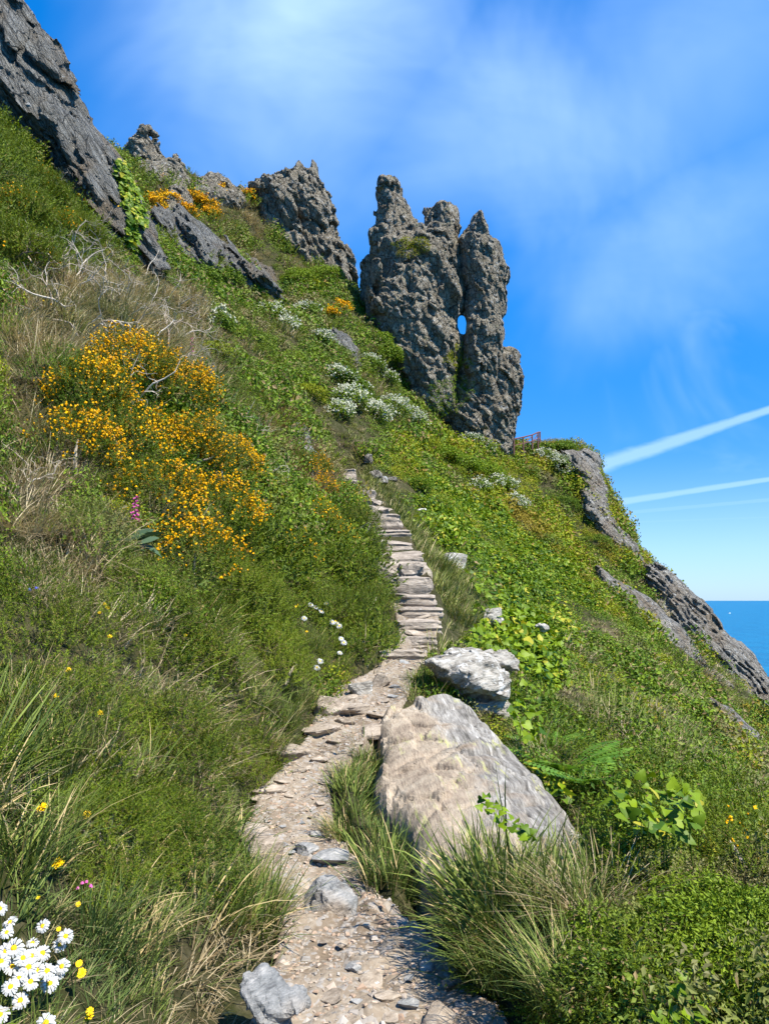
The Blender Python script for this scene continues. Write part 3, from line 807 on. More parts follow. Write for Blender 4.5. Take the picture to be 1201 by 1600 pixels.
#PART2
# ------------------------------------------------------------------ hero stones by the path
def slab_rock():
    key = SLAB_KEY
    K = np.array([P(*k) for k in key]); cen = np.array([P(700, 1200, 5.7), P(760, 1240, 5.2), P(660, 1150, 6.6), P(700, 1300, 4.55)])
    A = np.vstack([K, cen]); M_ = np.column_stack([np.ones(len(A)), A[:, 0], A[:, 1], A[:, 0] ** 2, A[:, 0] * A[:, 1], A[:, 1] ** 2])
    wq = np.linalg.lstsq(M_, A[:, 2], rcond=None)[0]
    poly = K[:, :2]; vox = 0.026
    lo = poly.min(0) - 0.15; hi = poly.max(0) + 0.15
    xs = np.arange(lo[0], hi[0], vox); ys = np.arange(lo[1], hi[1], vox); zs = np.arange(A[:, 2].min() - 0.55, A[:, 2].max() + 0.25, vox)
    X, Y = np.meshgrid(xs, ys, indexing='ij'); sd = poly_sd(poly, X, Y)
    h = wq[0] + wq[1] * X + wq[2] * Y + wq[3] * X * X + wq[4] * X * Y + wq[5] * Y * Y
    e = np.array(P(930, 1312, 4.45)) - np.array(P(740, 1105, 7.6)); e = e[:2] / np.linalg.norm(e[:2]); nx = np.array([-e[1], e[0]])
    # low ledges parallel to the seaward edge, worn hollows on the path side
    q = np.stack([X.ravel(), Y.ravel(), X.ravel() * 0], 1)
    t = (X * nx[0] + Y * nx[1]) * 3.4 + 0.5 * fbm(q * 1.3, 2, 71).reshape(X.shape); saw = t - np.floor(t)
    side = smooth(X * nx[0] + Y * nx[1], np.percentile(X * nx[0] + Y * nx[1], 20), np.percentile(X * nx[0] + Y * nx[1], 80))
    h = h + 0.045 * (saw - 0.5) + 0.012 * fbm(q * 2.2, 3, 73).reshape(X.shape) + 0.006 * ridged(q @ np.array([[e[0] * 3, nx[0] * 16, 0], [e[1] * 3, nx[1] * 16, 0], [0, 0, 1]]), 3, 75).reshape(X.shape)
    wf = worley(q * np.array([2.2, 2.2, 1]), 77); h = h + (0.03 * wf[3] + 0.03 * (wf[2] - .5) - 0.035 * np.exp(-(wf[1] - wf[0]) / 0.03)).reshape(X.shape)
    top = h + 0.05 - 0.10 * np.maximum(0, (0.12 - sd) / 0.12) ** 2.5
    f = np.maximum(zs[None, None, :] - top[:, :, None], (-sd[:, :, None] - 0.05 * (top[:, :, None] - zs[None, None, :])) * 0.9)
    f = f.astype(np.float32)
    o = link('rock_slab', vox_mesh('rock_slab', f, (xs[0], ys[0], zs[0]), vox, trim=0.15), MATS['slab_rock'])
    return tag(o, 'big sloping pale slab with tan worn side and grey streaked side beside the path', 'rock slab'), poly


SLAB, SLAB_XY = slab_rock()
Bb = bed_frame(0.5, 2.6)
for pp, yy, T, R, lab, vx in (
        ([(666, 1033), (700, 1018), (742, 1012), (768, 1030), (788, 1055), (794, 1088), (768, 1098), (740, 1094), (700, 1084), (682, 1064)], 8.2, 0.42, 0.32, 'angular pale boulder with white lichen perched at the head of the slab', 0.022),
        ([(752, 1020), (790, 1018), (808, 1032), (806, 1046), (775, 1050), (755, 1040)], 8.6, 0.3, 0.16, 'flat grey stone tucked behind the perched boulder', 0.024),
        ([(722, 1090), (760, 1092), (795, 1090), (800, 1118), (770, 1130), (730, 1118)], 8.25, 0.3, 0.2, 'dark layered stone wedged under the perched boulder', 0.024),
        ([(696, 1022), (705, 1013), (726, 1013), (726, 1030), (700, 1032)], 8.75, 0.15, 0.1, 'small dark stone behind the perched boulder', 0.02),
        ([(742, 962), (760, 952), (783, 954), (786, 970), (765, 980), (744, 975)], 12.6, 0.25, 0.16, 'grey stone half sunk in the ivy beside the grass verge', 0.03),
        ([(838, 978), (850, 972), (856, 982), (846, 988)], 14.6, 0.12, 0.08, 'tiny grey stone showing among yellow-green ivy', 0.025)):
    o = outline_rock('boulder', pp, yy, T, R, vx, schist(Bb, 0.4, 0.16, int(yy * 7), layer=0.3, big=0.3, block=0.35), MATS['boulder_rock'], band=0.2, planes=9)
    tag(o, lab, 'boulder')


def stone_mesh(name, size, seed, boxy=3.0, cuts=6, nplanes=7, rough=0.05, layers=0.0):
    """an angular stone: superellipsoid cut by random planes, slight relief"""
    r = np.random.default_rng(seed); n = cuts
    g = np.linspace(-1, 1, n + 1); V = []; F = []
    for ax in range(3):
        for sg in (-1, 1):
            a, b = np.meshgrid(g, g, indexing='ij'); p = np.zeros((n + 1, n + 1, 3)); p[..., ax] = sg; p[..., (ax + 1) % 3] = a * sg; p[..., (ax + 2) % 3] = b
            o = len(V) * (n + 1) ** 2; V.append(p.reshape(-1, 3)); I = np.arange((n + 1) ** 2).reshape(n + 1, n + 1) + o
            F.append(np.stack([I[:-1, :-1], I[1:, :-1], I[1:, 1:], I[:-1, 1:]], 2).reshape(-1, 4))
    V = np.vstack(V); F = np.vstack(F)
    key = np.round(V * 1e4).astype(int); _, first, inv = np.unique(key, axis=0, return_index=True, return_inverse=True); V = V[first]; F = inv.ravel()[F]
    V = V / (np.abs(V) ** boxy).sum(1, keepdims=True) ** (1 / boxy)
    for k in range(nplanes):
        nn = r.normal(size=3); nn[2] *= 0.6; nn /= np.linalg.norm(nn); d = r.uniform(0.5, 0.85)
        ex = np.maximum(V @ nn - d, 0); V = V - ex[:, None] * nn
    V = V * np.array(size) * 0.5
    V = V + rough * min(size) * (fbm(V * 3.0 / max(size) + seed * 1.7, 3, seed % 50)[:, None]) * V / (np.linalg.norm(V, axis=1, keepdims=True) + 1e-6)
    if cuts > 9 or rough > .1:
        bd = r.normal(size=3); bd /= np.linalg.norm(bd); tt_ = V @ bd; q_ = np.stack([V[:, 0] * 2, V[:, 1] * 2, tt_ * 14], 1) / max(size); V = V + 0.022 * min(size) * ridged(q_ * 2 + seed, 3, 7)[:, None] * V / (np.linalg.norm(V, axis=1, keepdims=True) + 1e-6)
    if layers:
        t = V[:, 2] / layers; V[:, :2] *= (1 + 0.05 * np.sin(t * 6.3 + seed))[:, None]
    return npmesh(name, V, F)


# stone steps (left px, right px, top py, bottom py)
PY2Y = np.array([(r[2], r[3]) for r in PATHPX])[::-1]
STEPS = [(533, 553, 734, 739), (532, 554, 740, 746), (533, 556, 749, 755), (537, 558, 756.5, 761), (551, 583, 766.5, 778), (553, 601, 781, 788), (565, 614, 792, 803), (576, 620, 805.5, 814), (580, 624, 817, 828.5),
         (582, 636, 830, 835.5), (576, 637, 844, 855), (592, 654, 863, 874), (586, 664, 879, 899), (602, 668, 905, 924), (606, 674, 932, 945), (628, 684, 953, 962), (626, 682, 974, 984), (624, 676, 1000, 1008), (600, 660, 1022, 1030)]
for i, (l, r, t0, t1) in enumerate(STEPS):
    Y = float(np.interp(t1, PY2Y[:, 0], PY2Y[:, 1]))
    a, b = P(l, t0, Y), P(r, t0, Y); zb = P(l, t1, Y)[2]
    wd = b[0] - a[0]; hgt = max(a[2] - zb, 0.10) + 0.16; dep = 0.62 if Y < 15 else 0.7
    me = stone_mesh('step_stone', (wd * 1.22, dep, hgt + .04), 300 + i, boxy=9.0, cuts=9, nplanes=2, rough=0.08, layers=0.05)
    o = link('step_stone', me, MATS['step_rock'], path); o.location = ((a[0] + b[0]) / 2, Y + dep / 2 - 0.05, a[2] - hgt / 2 + 0.02)
    o.rotation_euler = (random.uniform(-.03, .05), random.uniform(-.05, .05), random.uniform(-.10, .10))
    # the widest treads are two stones side by side
    if i in (6, 11, 12, 14):
        me = stone_mesh('step_stone', (wd * 0.5, dep * .7, hgt * 1.05), 350 + i, boxy=6.0, cuts=6, nplanes=5, rough=0.09)
        o = link('step_stone', me, MATS['step_rock'], path); o.location = (a[0] + wd * (0.3 if i % 2 else 0.72), Y + dep * .35 - 0.10, a[2] - hgt * .55 + 0.01)
        o.rotation_euler = (0.02, -0.03, 0.12)

for pp, yy, T, R, ln, sd_, lab in (
        ([(470, 1385), (492, 1374), (530, 1380), (556, 1400), (556, 1432), (530, 1448), (500, 1446), (478, 1415)], 4.1, .16, .10, 0.45, 3, 'grey angular rock standing in the middle of the path'),
        ([(386, 1508), (402, 1496), (440, 1520), (478, 1552), (505, 1585), (530, 1640), (360, 1640), (372, 1570)], 2.9, .13, .07, 1.5, 6, 'tilted blue-grey flat rock half buried in the path edge by the dry turf')):
    o = outline_rock('path_rock', pp, yy, T, R, 0.014, schist(bed_frame(0.9, 0.4 + sd_), 0.55, 0.10, sd_, layer=0.3, big=0.4), MATS['slate_stone'], band=0.12, planes=sd_ + 4, lean=ln); tag(o, lab, 'rock')
# stones set in or lying on the path (px, py, width px, height px, depth factor, kind, label or None for embedded)
LOOSE = [(690, 1588, 70, 30, 0.9, 'pale_stone', 'flat tan stone at the foot of the shaded bank'),
         (405, 1318, 92, 70, 1.2, 'pale_stone', 'tan angular rock beside the blue-grey stones in the path'),
         (512, 1098, 70, 40, 1.0, 'pale_stone', 'weathered pale rock at the grass edge where the path bends'),
         (566, 1072, 46, 34, 0.8, 'boulder_rock', 'upright grey-tan rock where the path bends below the steps'),
         (595, 1060, 50, 26, 1.0, 'pale_stone', 'low tan rock just above the upright rock on the path')]
for i, (x, y, wpx, hpx, df, m, lab) in enumerate(LOOSE):
    Y = float(np.interp(y + hpx * 0.4, PY2Y[:, 0], PY2Y[:, 1])); c = P(x, y + hpx * 0.30, Y)
    k = Y / FPX; me = stone_mesh('stone', (wpx * k, wpx * k * df, hpx * k * 1.15), 410 + i, boxy=2.4, cuts=20, nplanes=24, rough=0.03)
    o = link('loose_rock', me, MATS[m]); o.location = (c[0], Y + 0.02, pathz(c[0], Y) + hpx * k * 0.10); o.rotation_euler = (random.uniform(-.25, .1), random.uniform(-.25, .25), random.uniform(-.6, .6)); tag(o, lab, 'rock')
SET = [(455, 1180, 90, 30, 'p'), (530, 1190, 60, 30, 'p'), (500, 1140, 90, 34, 'p'), (585, 1145, 60, 26, 'p'), (545, 1112, 80, 26, 'p'), (425, 1235, 70, 30, 'p'), (480, 1330, 50, 26, 's'), (600, 1560, 60, 24, 'p'), (520, 1560, 60, 22, 'p'), (640, 1572, 50, 20, 's'), (466, 1267, 26, 16, 's'), (494, 1303, 34, 24, 's'), (440, 1292, 22, 20, 's'), (467, 1287, 26, 22, 's'), (500, 1258, 22, 14, 's'), (432, 1262, 24, 20, 'p'), (444, 1322, 20, 26, 's'), (456, 1335, 14, 16, 's'), (496, 1236, 16, 16, 's'),
       (520, 1345, 60, 30, 's'), (452, 1245, 20, 10, 'p'), (484, 1262, 14, 10, 'p'), (405, 1250, 40, 22, 'p'), (470, 1550, 20, 10, 'p'), (536, 1478, 26, 12, 'p'), (555, 1512, 34, 10, 's'), (583, 1536, 48, 20, 'p'), (472, 1515, 30, 14, 'p'),
       (512, 1510, 22, 14, 'p'), (610, 1592, 30, 12, 'p'), (640, 1530, 22, 14, 's'), (466, 1440, 16, 12, 'p'), (505, 1475, 16, 10, 'p'), (560, 1570, 24, 10, 's'), (545, 1595, 30, 12, 'p'), (670, 1512, 30, 14, 's'), (700, 1540, 26, 14, 's'),
       (520, 1160, 40, 18, 'p'), (540, 1130, 46, 20, 'p'), (560, 1108, 40, 16, 'p'), (500, 1190, 36, 20, 'p'), (470, 1205, 40, 18, 'p'), (440, 1222, 34, 14, 'p'), (600, 1095, 36, 14, 'p'), (548, 1090, 30, 12, 'p'), (590, 1120, 34, 16, 'p'), (620, 1075, 26, 12, 's'), (612, 1088, 20, 8, 's'), (560, 1165, 30, 14, 'p'), (505, 1225, 26, 10, 'p'),
       (640, 1045, 28, 9, 'p'), (630, 1035, 24, 9, 's'), (655, 1012, 30, 9, 'p'), (645, 990, 40, 9, 'p'), (660, 966, 36, 8, 'p')]
smesh = {(k, j): stone_mesh('path_stone', (1, 0.8, 0.55 if k == 's' else 0.42), 500 + j + (40 if k == 'p' else 0), boxy=2.6, cuts=6, nplanes=14, rough=0.06) for k in 'sp' for j in range(5)}
for (k, j), me in smesh.items(): me.materials.append(MATS['slate_stone' if k == 's' else 'pale_stone'])
for i, (x, y, wpx, hpx, k) in enumerate(SET):
    Y = float(np.interp(y, PY2Y[:, 0], PY2Y[:, 1])); c = P(x, y, Y); sc = wpx * Y / FPX
    o = link('path_stone', smesh[(k, i % 5)], None, path); o.scale = (sc * random.uniform(.8, 1.3), sc * random.uniform(.8, 1.4), sc * random.uniform(.45, .75)); o.location = (c[0], Y, pathz(c[0], Y) - sc * 0.02)
    o.rotation_euler = (random.uniform(-.2, .15), random.uniform(-.2, .2), random.uniform(-1.2, 1.2))


# stones of the tumbled wall along the right of the steps, each a small thing in the turf
for i, (x, y, wpx, hpx, lab) in enumerate(((574, 718, 20, 14, 'dark stone at the very top of the steps'), (586, 742, 22, 12, 'dark flat stone just below the top stone by the steps'), (600, 752, 18, 12, 'dark stone beside the round ivy tuft on the verge'),
                                           (613, 750, 16, 8, 'little flat stone touching the round ivy tuft'), (655, 800, 28, 10, 'grey flat stone lying in ivy halfway down the steps'), (673, 818, 14, 10, 'small dark stone poking from ivy above the square stone'), (680, 846, 28, 14, 'square dark stone standing in the turf right of the steps'), (712, 880, 48, 26, 'pale lichened stone in the turf at the ivy edge'))):
    hx, hy, hz = hit(x, y + hpx / 2); k = hy / FPX
    o = link('verge_stone', stone_mesh('verge_stone', (wpx * k, wpx * k * .9, hpx * k * 1.3), 600 + i, boxy=3.2, cuts=6, nplanes=8, rough=0.06), MATS['boulder_rock' if i > 3 else 'cliff_rock'])
    o.location = (hx, hy, hz + hpx * k * 0.45); o.rotation_euler = (0.05, random.uniform(-.15, .15), random.uniform(-.5, .5)); tag(o, lab, 'stone')

# gravel chips on the path
def chips():
    r = np.random.default_rng(5); n = 5200
    Y = np.exp(r.uniform(math.log(2.6), math.log(9.6), n)); cx, cz, cw = path_at(Y); off = r.uniform(-1, 1, n) * cw * 0.98
    X = cx + off
    cv = np.array([(-.5, -.35, 0), (.5, -.4, 0), (.45, .4, 0), (-.4, .45, 0), (-.35, -.2, .32), (.35, -.28, .26), (.3, .3, .36), (-.3, .28, .24)]) ; cf = np.array([(0, 1, 5), (0, 5, 4), (1, 2, 6), (1, 6, 5), (2, 3, 7), (2, 7, 6), (3, 0, 4), (3, 4, 7), (4, 5, 6), (4, 6, 7)])
    s = np.clip(r.lognormal(-4.35, 0.55, n), 0.005, 0.05)
    N = r.normal(0, .25, (n, 3)) + np.array([0, 0, 1.0]); M = frames(N, r.uniform(0, 6.3, n), np.stack([s, s * r.uniform(.5, 1, n), s * r.uniform(.5, 1.1, n)], 1))
    fy = np.interp(Y, sy, np.arange(NS)); fw = np.clip((X - cx) / (cw + 0.08), -1, 1) * (NW - 1) / 2 + (NW - 1) / 2
    Z = QZ[np.clip(fy.round().astype(int), 0, NS - 1), np.clip(fw.round().astype(int), 0, NW - 1)]
    V, F, t = replicate(cv, cf, M, np.stack([X, Y, Z - s * .05], 1), np.zeros(8), r.uniform(0, 1, n))
    m, tr, out = newmat('chip_stone'); at = tr.new('ShaderNodeAttribute', attribute_name='tint')
    c = tr.ramp(at.outputs['Fac'], [(0.0, (0.36, 0.27, 0.19)), (0.35, (0.28, 0.19, 0.13)), (0.55, (0.42, 0.33, 0.25)), (0.8, (0.22, 0.2, 0.175)), (1.0, (0.38, 0.34, 0.29))]); bsdf(tr, out, c, 0.9, None, 0.2)
    o = link('gravel', npmesh('gravel', V, F, tint=t), m); tag(o, 'loose stone chips scattered on the dirt path', 'gravel', kind='stuff')


chips()

# ------------------------------------------------------------------ plant pieces
leaf_mat('grass', (0.032, 0.062, 0.010), (0.21, 0.255, 0.05), c2=(0.5, 0.38, 0.18), patch=(0.075, 0.125, 0.042, 0.5), spec=0.15, rough=0.6)
leaf_mat('far_grass', (0.085, 0.11, 0.02), (0.27, 0.28, 0.07), c2=(0.46, 0.37, 0.19), patch=(0.25, 0.205, 0.10, 0.22), spec=0.15)
leaf_mat('dry_grass', (0.17, 0.12, 0.055), (0.54, 0.44, 0.27), c2=(0.115, 0.149, 0.0345), patch=(0.138, 0.161, 0.0575, 0.8), trans=0.2)
leaf_mat('bracken', (0.132, 0.066, 0.0264), (0.324, 0.192, 0.096), c2=(0.432, 0.3, 0.156), trans=0.15)
leaf_mat('gorse_green', (0.036, 0.068, 0.004), (0.175, 0.225, 0.012), c2=(0.2, 0.15, 0.04), spec=0.15, pscale=1.2)
leaf_mat('heath', (0.04, 0.088, 0.005), (0.18, 0.26, 0.012), c2=(0.256, 0.176, 0.072), patch=(0.208, 0.16, 0.08, 0.35), pscale=0.35)
leaf_mat('heath_yellow', (0.10, 0.15, 0.006), (0.30, 0.31, 0.010), spec=0.15, c2=(0.29, 0.174, 0.0435), patch=(0.246, 0.174, 0.0217, 0.22), pscale=0.3)
leaf_mat('ivy', (0.035, 0.085, 0.003), (0.185, 0.265, 0.007), c2=(0.36, 0.33, 0.0255), rough=0.5, spec=0.2, trans=0.25, pscale=0.8)
leaf_mat('shrub_leaf', (0.04, 0.085, 0.005), (0.19, 0.26, 0.014), spec=0.15, pscale=0.6)
leaf_mat('blossom_white', (0.46, 0.45, 0.30), (0.72, 0.70, 0.56), trans=0.25, var=0.2)
leaf_mat('blossom_gorse', (0.66, 0.295, 0.002), (0.85, 0.48, 0.005), c2=(0.5, 0.25, 0.03), trans=0.2, spec=0.1, pscale=2.0)
leaf_mat('fern_leaf', (0.055, 0.143, 0.011), (0.165, 0.297, 0.0275), trans=0.35)
leaf_mat('foxglove_leaf', (0.035, 0.07, 0.035), (0.08, 0.13, 0.07), rough=0.7, trans=0.1)
leaf_mat('petal_white', (0.38, 0.38, 0.365), (0.5, 0.5, 0.485), trans=0.15, var=0.1)
leaf_mat('petal_yellow', (0.75, 0.45, 0.004), (0.85, 0.6, 0.01), trans=0.15, var=0.1)
leaf_mat('petal_pink', (0.45, 0.05, 0.22), (0.62, 0.16, 0.4), trans=0.2)
leaf_mat('petal_blue', (0.08, 0.08, 0.5), (0.12, 0.14, 0.6), trans=0.2)
leaf_mat('dead_wood', (0.22, 0.17, 0.12), (0.56, 0.48, 0.38), rough=0.9, trans=0.0, spec=0.1, pscale=3.0)


def grass_proto(nb, L, r, wid, lean, droop, straw=0.12, seed=0, seg=3, up=0.0):
    g = np.random.default_rng(seed); V = []; F = []; T = []
    for k in range(nb):
        a = g.uniform(0, 6.283); rad = r * math.sqrt(g.uniform()); b = np.array([rad * math.cos(a), rad * math.sin(a), -0.03])
        a2 = a + g.normal(0, .7); h = np.array([math.cos(a2), math.sin(a2), 0]); ln = lean * g.uniform(.2, 1.3); l = L * g.uniform(.45, 1.1); wd = wid * g.uniform(.6, 1.25)
        side = np.array([-h[1], h[0], 0]); dr = droop * g.uniform(.3, 1.4); o = len(V); tint = g.uniform(0, 0.95) if g.uniform() > straw else 1.3
        for j in range(seg):
            t = j / seg; ang = ln + dr * t; p = b + l * (h * (math.sin(ln) * t + dr * t * t * .6) + np.array([0, 0, 1]) * (math.cos(ln) * t - dr * .38 * t * t))
            V += [p - side * wd * (1 - .6 * t) / 2, p + side * wd * (1 - .6 * t) / 2]
        t = 1.0; V.append(b + l * (h * (math.sin(ln) + dr * .6) + np.array([0, 0, 1]) * (math.cos(ln) - dr * .38)))
        for j in range(seg - 1): F += [(o + 2 * j, o + 2 * j + 1, o + 2 * j + 3), (o + 2 * j, o + 2 * j + 3, o + 2 * j + 2)]
        F.append((o + 2 * seg - 2, o + 2 * seg - 1, o + 2 * seg)); T += [tint] * (2 * seg + 1)
    return np.array(V), np.array(F), np.array(T)


DIAMOND = (np.array([(0, 0, 0), (-.32, .45, .06), (0, 1, -.05), (.32, .45, .06)]), np.array([(0, 3, 2), (0, 2, 1)]))
_hr = [(.06, -.02), (.26, -.13), (.47, -.04), (.50, .16), (.40, .34), (.32, .46), (.23, .66), (.11, .86)]
_hx = np.array([(0, .36)] + [(0, .03)] + _hr + [(0, 1.0)] + [(-x, y) for x, y in _hr[::-1]])
HEART = (np.column_stack([_hx, .16 * np.abs(_hx[:, 0]) - .16 * (_hx[:, 1] - .3) ** 2]), np.array([(0, i, i + 1) for i in range(1, 18)] + [(0, 18, 1)]))
HSMALL = (np.array([(0, 0, 0), (-.42, -.08, .05), (-.56, .28, .10), (-.30, .62, .06), (0, 1, -.06), (.30, .62, .06), (.56, .28, .10), (.42, -.08, .05), (0, .35, -.02)]),
          np.array([(8, 0, 7), (8, 7, 6), (8, 6, 5), (8, 5, 4), (8, 4, 3), (8, 3, 2), (8, 2, 1), (8, 1, 0)]))


def clump_proto(n, R, H, ln, lw, seed=0, up=0.6, leaf=DIAMOND, odd=0.08, flat=0.0):
    """leafy cushion: n small leaves through a dome R wide, H high"""
    g = np.random.default_rng(seed)
    d = g.normal(size=(n, 3)); d[:, 2] = np.abs(d[:, 2]); d /= np.linalg.norm(d, axis=1, keepdims=True)
    rad = g.uniform(.35, 1.0, n) ** .5; p = d * rad[:, None] * np.array([R, R, H]); N = d * (1 - up) + np.array([0, 0, up]) + g.normal(0, .45, (n, 3)) * (1 - flat)
    s = g.uniform(.6, 1.2, n); M = frames(N, g.uniform(0, 6.283, n), np.stack([s * lw, s * ln, s * ln], 1))
    t = g.uniform(0, .95, n); t = np.where(g.uniform(size=n) < odd, 1.3, t)
    return replicate(leaf[0], leaf[1], M, p, np.zeros(len(leaf[0])), t)


def needle_proto(n, L, nl, nw, seed=0, odd=0.06):
    """gorse or heath shoot: needles all round a stem that runs up z"""
    g = np.random.default_rng(seed); t = g.uniform(0.0, 1, n); a = g.uniform(0, 6.283, n); b = np.stack([np.zeros(n), np.zeros(n), t * L], 1)
    up = g.uniform(.25, 1.0, n); d = np.stack([np.cos(a), np.sin(a), up], 1); d /= np.linalg.norm(d, axis=1, keepdims=True); l = nl * g.uniform(.6, 1.1, n) * (1 - .45 * t)
    sd_ = np.cross(d, np.array([0, 0, 1.0])); sd_ /= np.linalg.norm(sd_, axis=1, keepdims=True)
    V = np.stack([b - sd_ * nw / 2, b + sd_ * nw / 2, b + d * l[:, None]], 1).reshape(-1, 3); F = np.arange(n * 3).reshape(-1, 3)
    return V, F, np.repeat(np.where(g.uniform(size=n) < odd, 1.3, g.uniform(0, .95, n)), 3)


def cushion(n, R, H, shoot, seed=0):
    """a tuft of shoots leaning outwards"""
    g = np.random.default_rng(seed); a = g.uniform(0, 6.283, n); r = np.sqrt(g.uniform(0, 1, n)); p = np.stack([np.cos(a) * r * R, np.sin(a) * r * R, H * (1 - r * r) * .6 * g.uniform(.6, 1.2, n) - .02], 1)
    N = np.stack([np.cos(a) * r * .8, np.sin(a) * r * .8, np.ones(n)], 1) + g.normal(0, .25, (n, 3))
    return replicate(shoot[0], shoot[1], frames(N, g.uniform(0, 6.3, n), g.uniform(.7, 1.2, n)), p, shoot[2], g.uniform(-.15, .15, n) * 0)


# ------------------------------------------------------------------ scattered ground cover (instanced stuff)
def gn_tree(coll):
    ng = bpy.data.node_groups.new('cover', 'GeometryNodeTree')
    ng.interface.new_socket('Geometry', in_out='INPUT', socket_type='NodeSocketGeometry'); ng.interface.new_socket('Geometry', in_out='OUTPUT', socket_type='NodeSocketGeometry')
    gi = ng.nodes.new('NodeGroupInput'); go = ng.nodes.new('NodeGroupOutput'); ip = ng.nodes.new('GeometryNodeInstanceOnPoints'); ci = ng.nodes.new('GeometryNodeCollectionInfo')
    ci.inputs[0].default_value = coll; ci.inputs[1].default_value = True; ci.inputs[2].default_value = True

    def na(nm, ty):
        n = ng.nodes.new('GeometryNodeInputNamedAttribute'); n.data_type = ty; n.inputs[0].default_value = nm; return n.outputs[0]
    e2r = ng.nodes.new('FunctionNodeEulerToRotation'); ng.links.new(na('rot', 'FLOAT_VECTOR'), e2r.inputs[0])
    ng.links.new(gi.outputs[0], ip.inputs['Points']); ng.links.new(ci.outputs[0], ip.inputs['Instance']); ip.inputs['Pick Instance'].default_value = True
    ng.links.new(na('idx', 'INT'), ip.inputs['Instance Index']); ng.links.new(e2r.outputs[0], ip.inputs['Rotation']); ng.links.new(na('scl', 'FLOAT_VECTOR'), ip.inputs['Scale'])
    ng.links.new(ip.outputs[0], go.inputs[0])
    return ng


def scatter(name, protos, mat, pts, rot, scl, label, cat, seed=0):
    coll = bpy.data.collections.new(name + '_pieces')
    for i, pr in enumerate(protos):
        me = npmesh(name + '_piece', pr[0], pr[1], tint=pr[2]); me.materials.append(mat)
        ob = bpy.data.objects.new('%s_piece_%d' % (name, i), me); coll.objects.link(ob)
    n = len(pts); me = bpy.data.meshes.new(name); me.vertices.add(n); me.vertices.foreach_set('co', pts.astype(np.float32).ravel())
    a = me.attributes.new('rot', 'FLOAT_VECTOR', 'POINT'); a.data.foreach_set('vector', rot.astype(np.float32).ravel())
    a = me.attributes.new('scl', 'FLOAT_VECTOR', 'POINT'); a.data.foreach_set('vector', scl.astype(np.float32).ravel())
    a = me.attributes.new('idx', 'INT', 'POINT'); a.data.foreach_set('value', np.random.default_rng(seed).integers(0, len(protos), n).astype(np.int32))
    me.materials.append(mat)
    o = link(name, me); md = o.modifiers.new('cover', 'NODES'); md.node_group = gn_tree(coll)
    return tag(o, label, cat, kind='stuff')


def lean_rot(n, tilt, seed):
    """eulers that lean a plant partly towards the slope normal with random spin"""
    r = np.random.default_rng(seed); N = n * tilt + np.array([0, 0, 1 - tilt]) + r.normal(0, .08, n.shape); N /= np.linalg.norm(N, axis=1, keepdims=True)
    M = frames(N, r.uniform(0, 6.283, len(N)), np.ones(len(N)))
    sy_ = np.sqrt(M[:, 0, 0] ** 2 + M[:, 1, 0] ** 2)
    return np.stack([np.arctan2(M[:, 2, 1], M[:, 2, 2]), np.arctan2(-M[:, 2, 0], sy_), np.arctan2(M[:, 1, 0], M[:, 0, 0])], 1)


ZONES = [  # name, polygon in photo pixels used to look up what grows where on the ground
    ('upper', [(190, 200), (560, 250), (560, 440), (230, 430)]),
    ('mid', [(230, 400), (600, 430), (640, 640), (560, 730), (400, 690), (300, 600)]),
    ('greenmat', [(230, 400), (300, 400), (440, 455), (560, 430), (580, 470), (520, 500), (420, 500), (330, 480), (250, 440)]),
    ('dry', [(0, 400), (120, 400), (250, 420), (340, 480), (350, 600), (260, 600), (100, 540), (70, 640), (170, 690), (90, 800), (200, 940), (60, 960), (0, 900)]),
    ('gorsey', [(-200, 100), (60, 200), (140, 330), (170, 400), (60, 430), (-200, 450)]),
    ('mossy', [(300, 840), (560, 860), (640, 980), (560, 1060), (470, 1060), (430, 1000), (330, 1000)]),
    ('lowgrass', [(-400, 940), (330, 960), (480, 1060), (520, 1160), (360, 1300), (440, 1500), (300, 1800), (-600, 1800)]),
    ('turf', [(180, 1500), (330, 1440), (410, 1480), (390, 1640), (150, 1640)]),
    ('brown', [(390, 640), (440, 640), (520, 700), (545, 780), (480, 780), (410, 720)]),
    ('rust', [(820, 770), (900, 760), (960, 880), (930, 930), (860, 860)]),
    ('spur', [(560, 690), (700, 690), (860, 690), (960, 760), (1060, 930), (1010, 1010), (900, 900), (760, 800), (640, 760)]),
    ('verge', [(555, 720), (600, 740), (660, 800), (720, 870), (760, 950), (740, 1010), (680, 1060), (640, 1090), (600, 960), (640, 900), (560, 760)]),
    ('ivybank', [(600, 735), (680, 765), (770, 800), (890, 880), (950, 990), (960, 1080), (830, 1080), (790, 1020), (720, 1010), (770, 950), (730, 880), (680, 860), (640, 790)]),
    ('longgrass', [(880, 980), (960, 980), (1100, 1080), (1220, 1200), (1250, 1340), (1060, 1230), (940, 1180), (860, 1100)]),
    ('bare', [(930, 870), (1010, 890), (1100, 970), (1200, 1080), (1230, 1170), (1150, 1090), (1040, 1020), (960, 950)]),
    ('lowright', [(820, 1080), (960, 1180), (1400, 1380), (1500, 1900), (700, 1900), (760, 1540), (900, 1400), (960, 1320), (860, 1200)]),
    ('bankgrass', [(520, 1150), (590, 1130), (590, 1230), (660, 1330), (700, 1380), (900, 1320), (1000, 1380), (980, 1480), (860, 1560), (760, 1520), (600, 1440), (520, 1330)]),
]
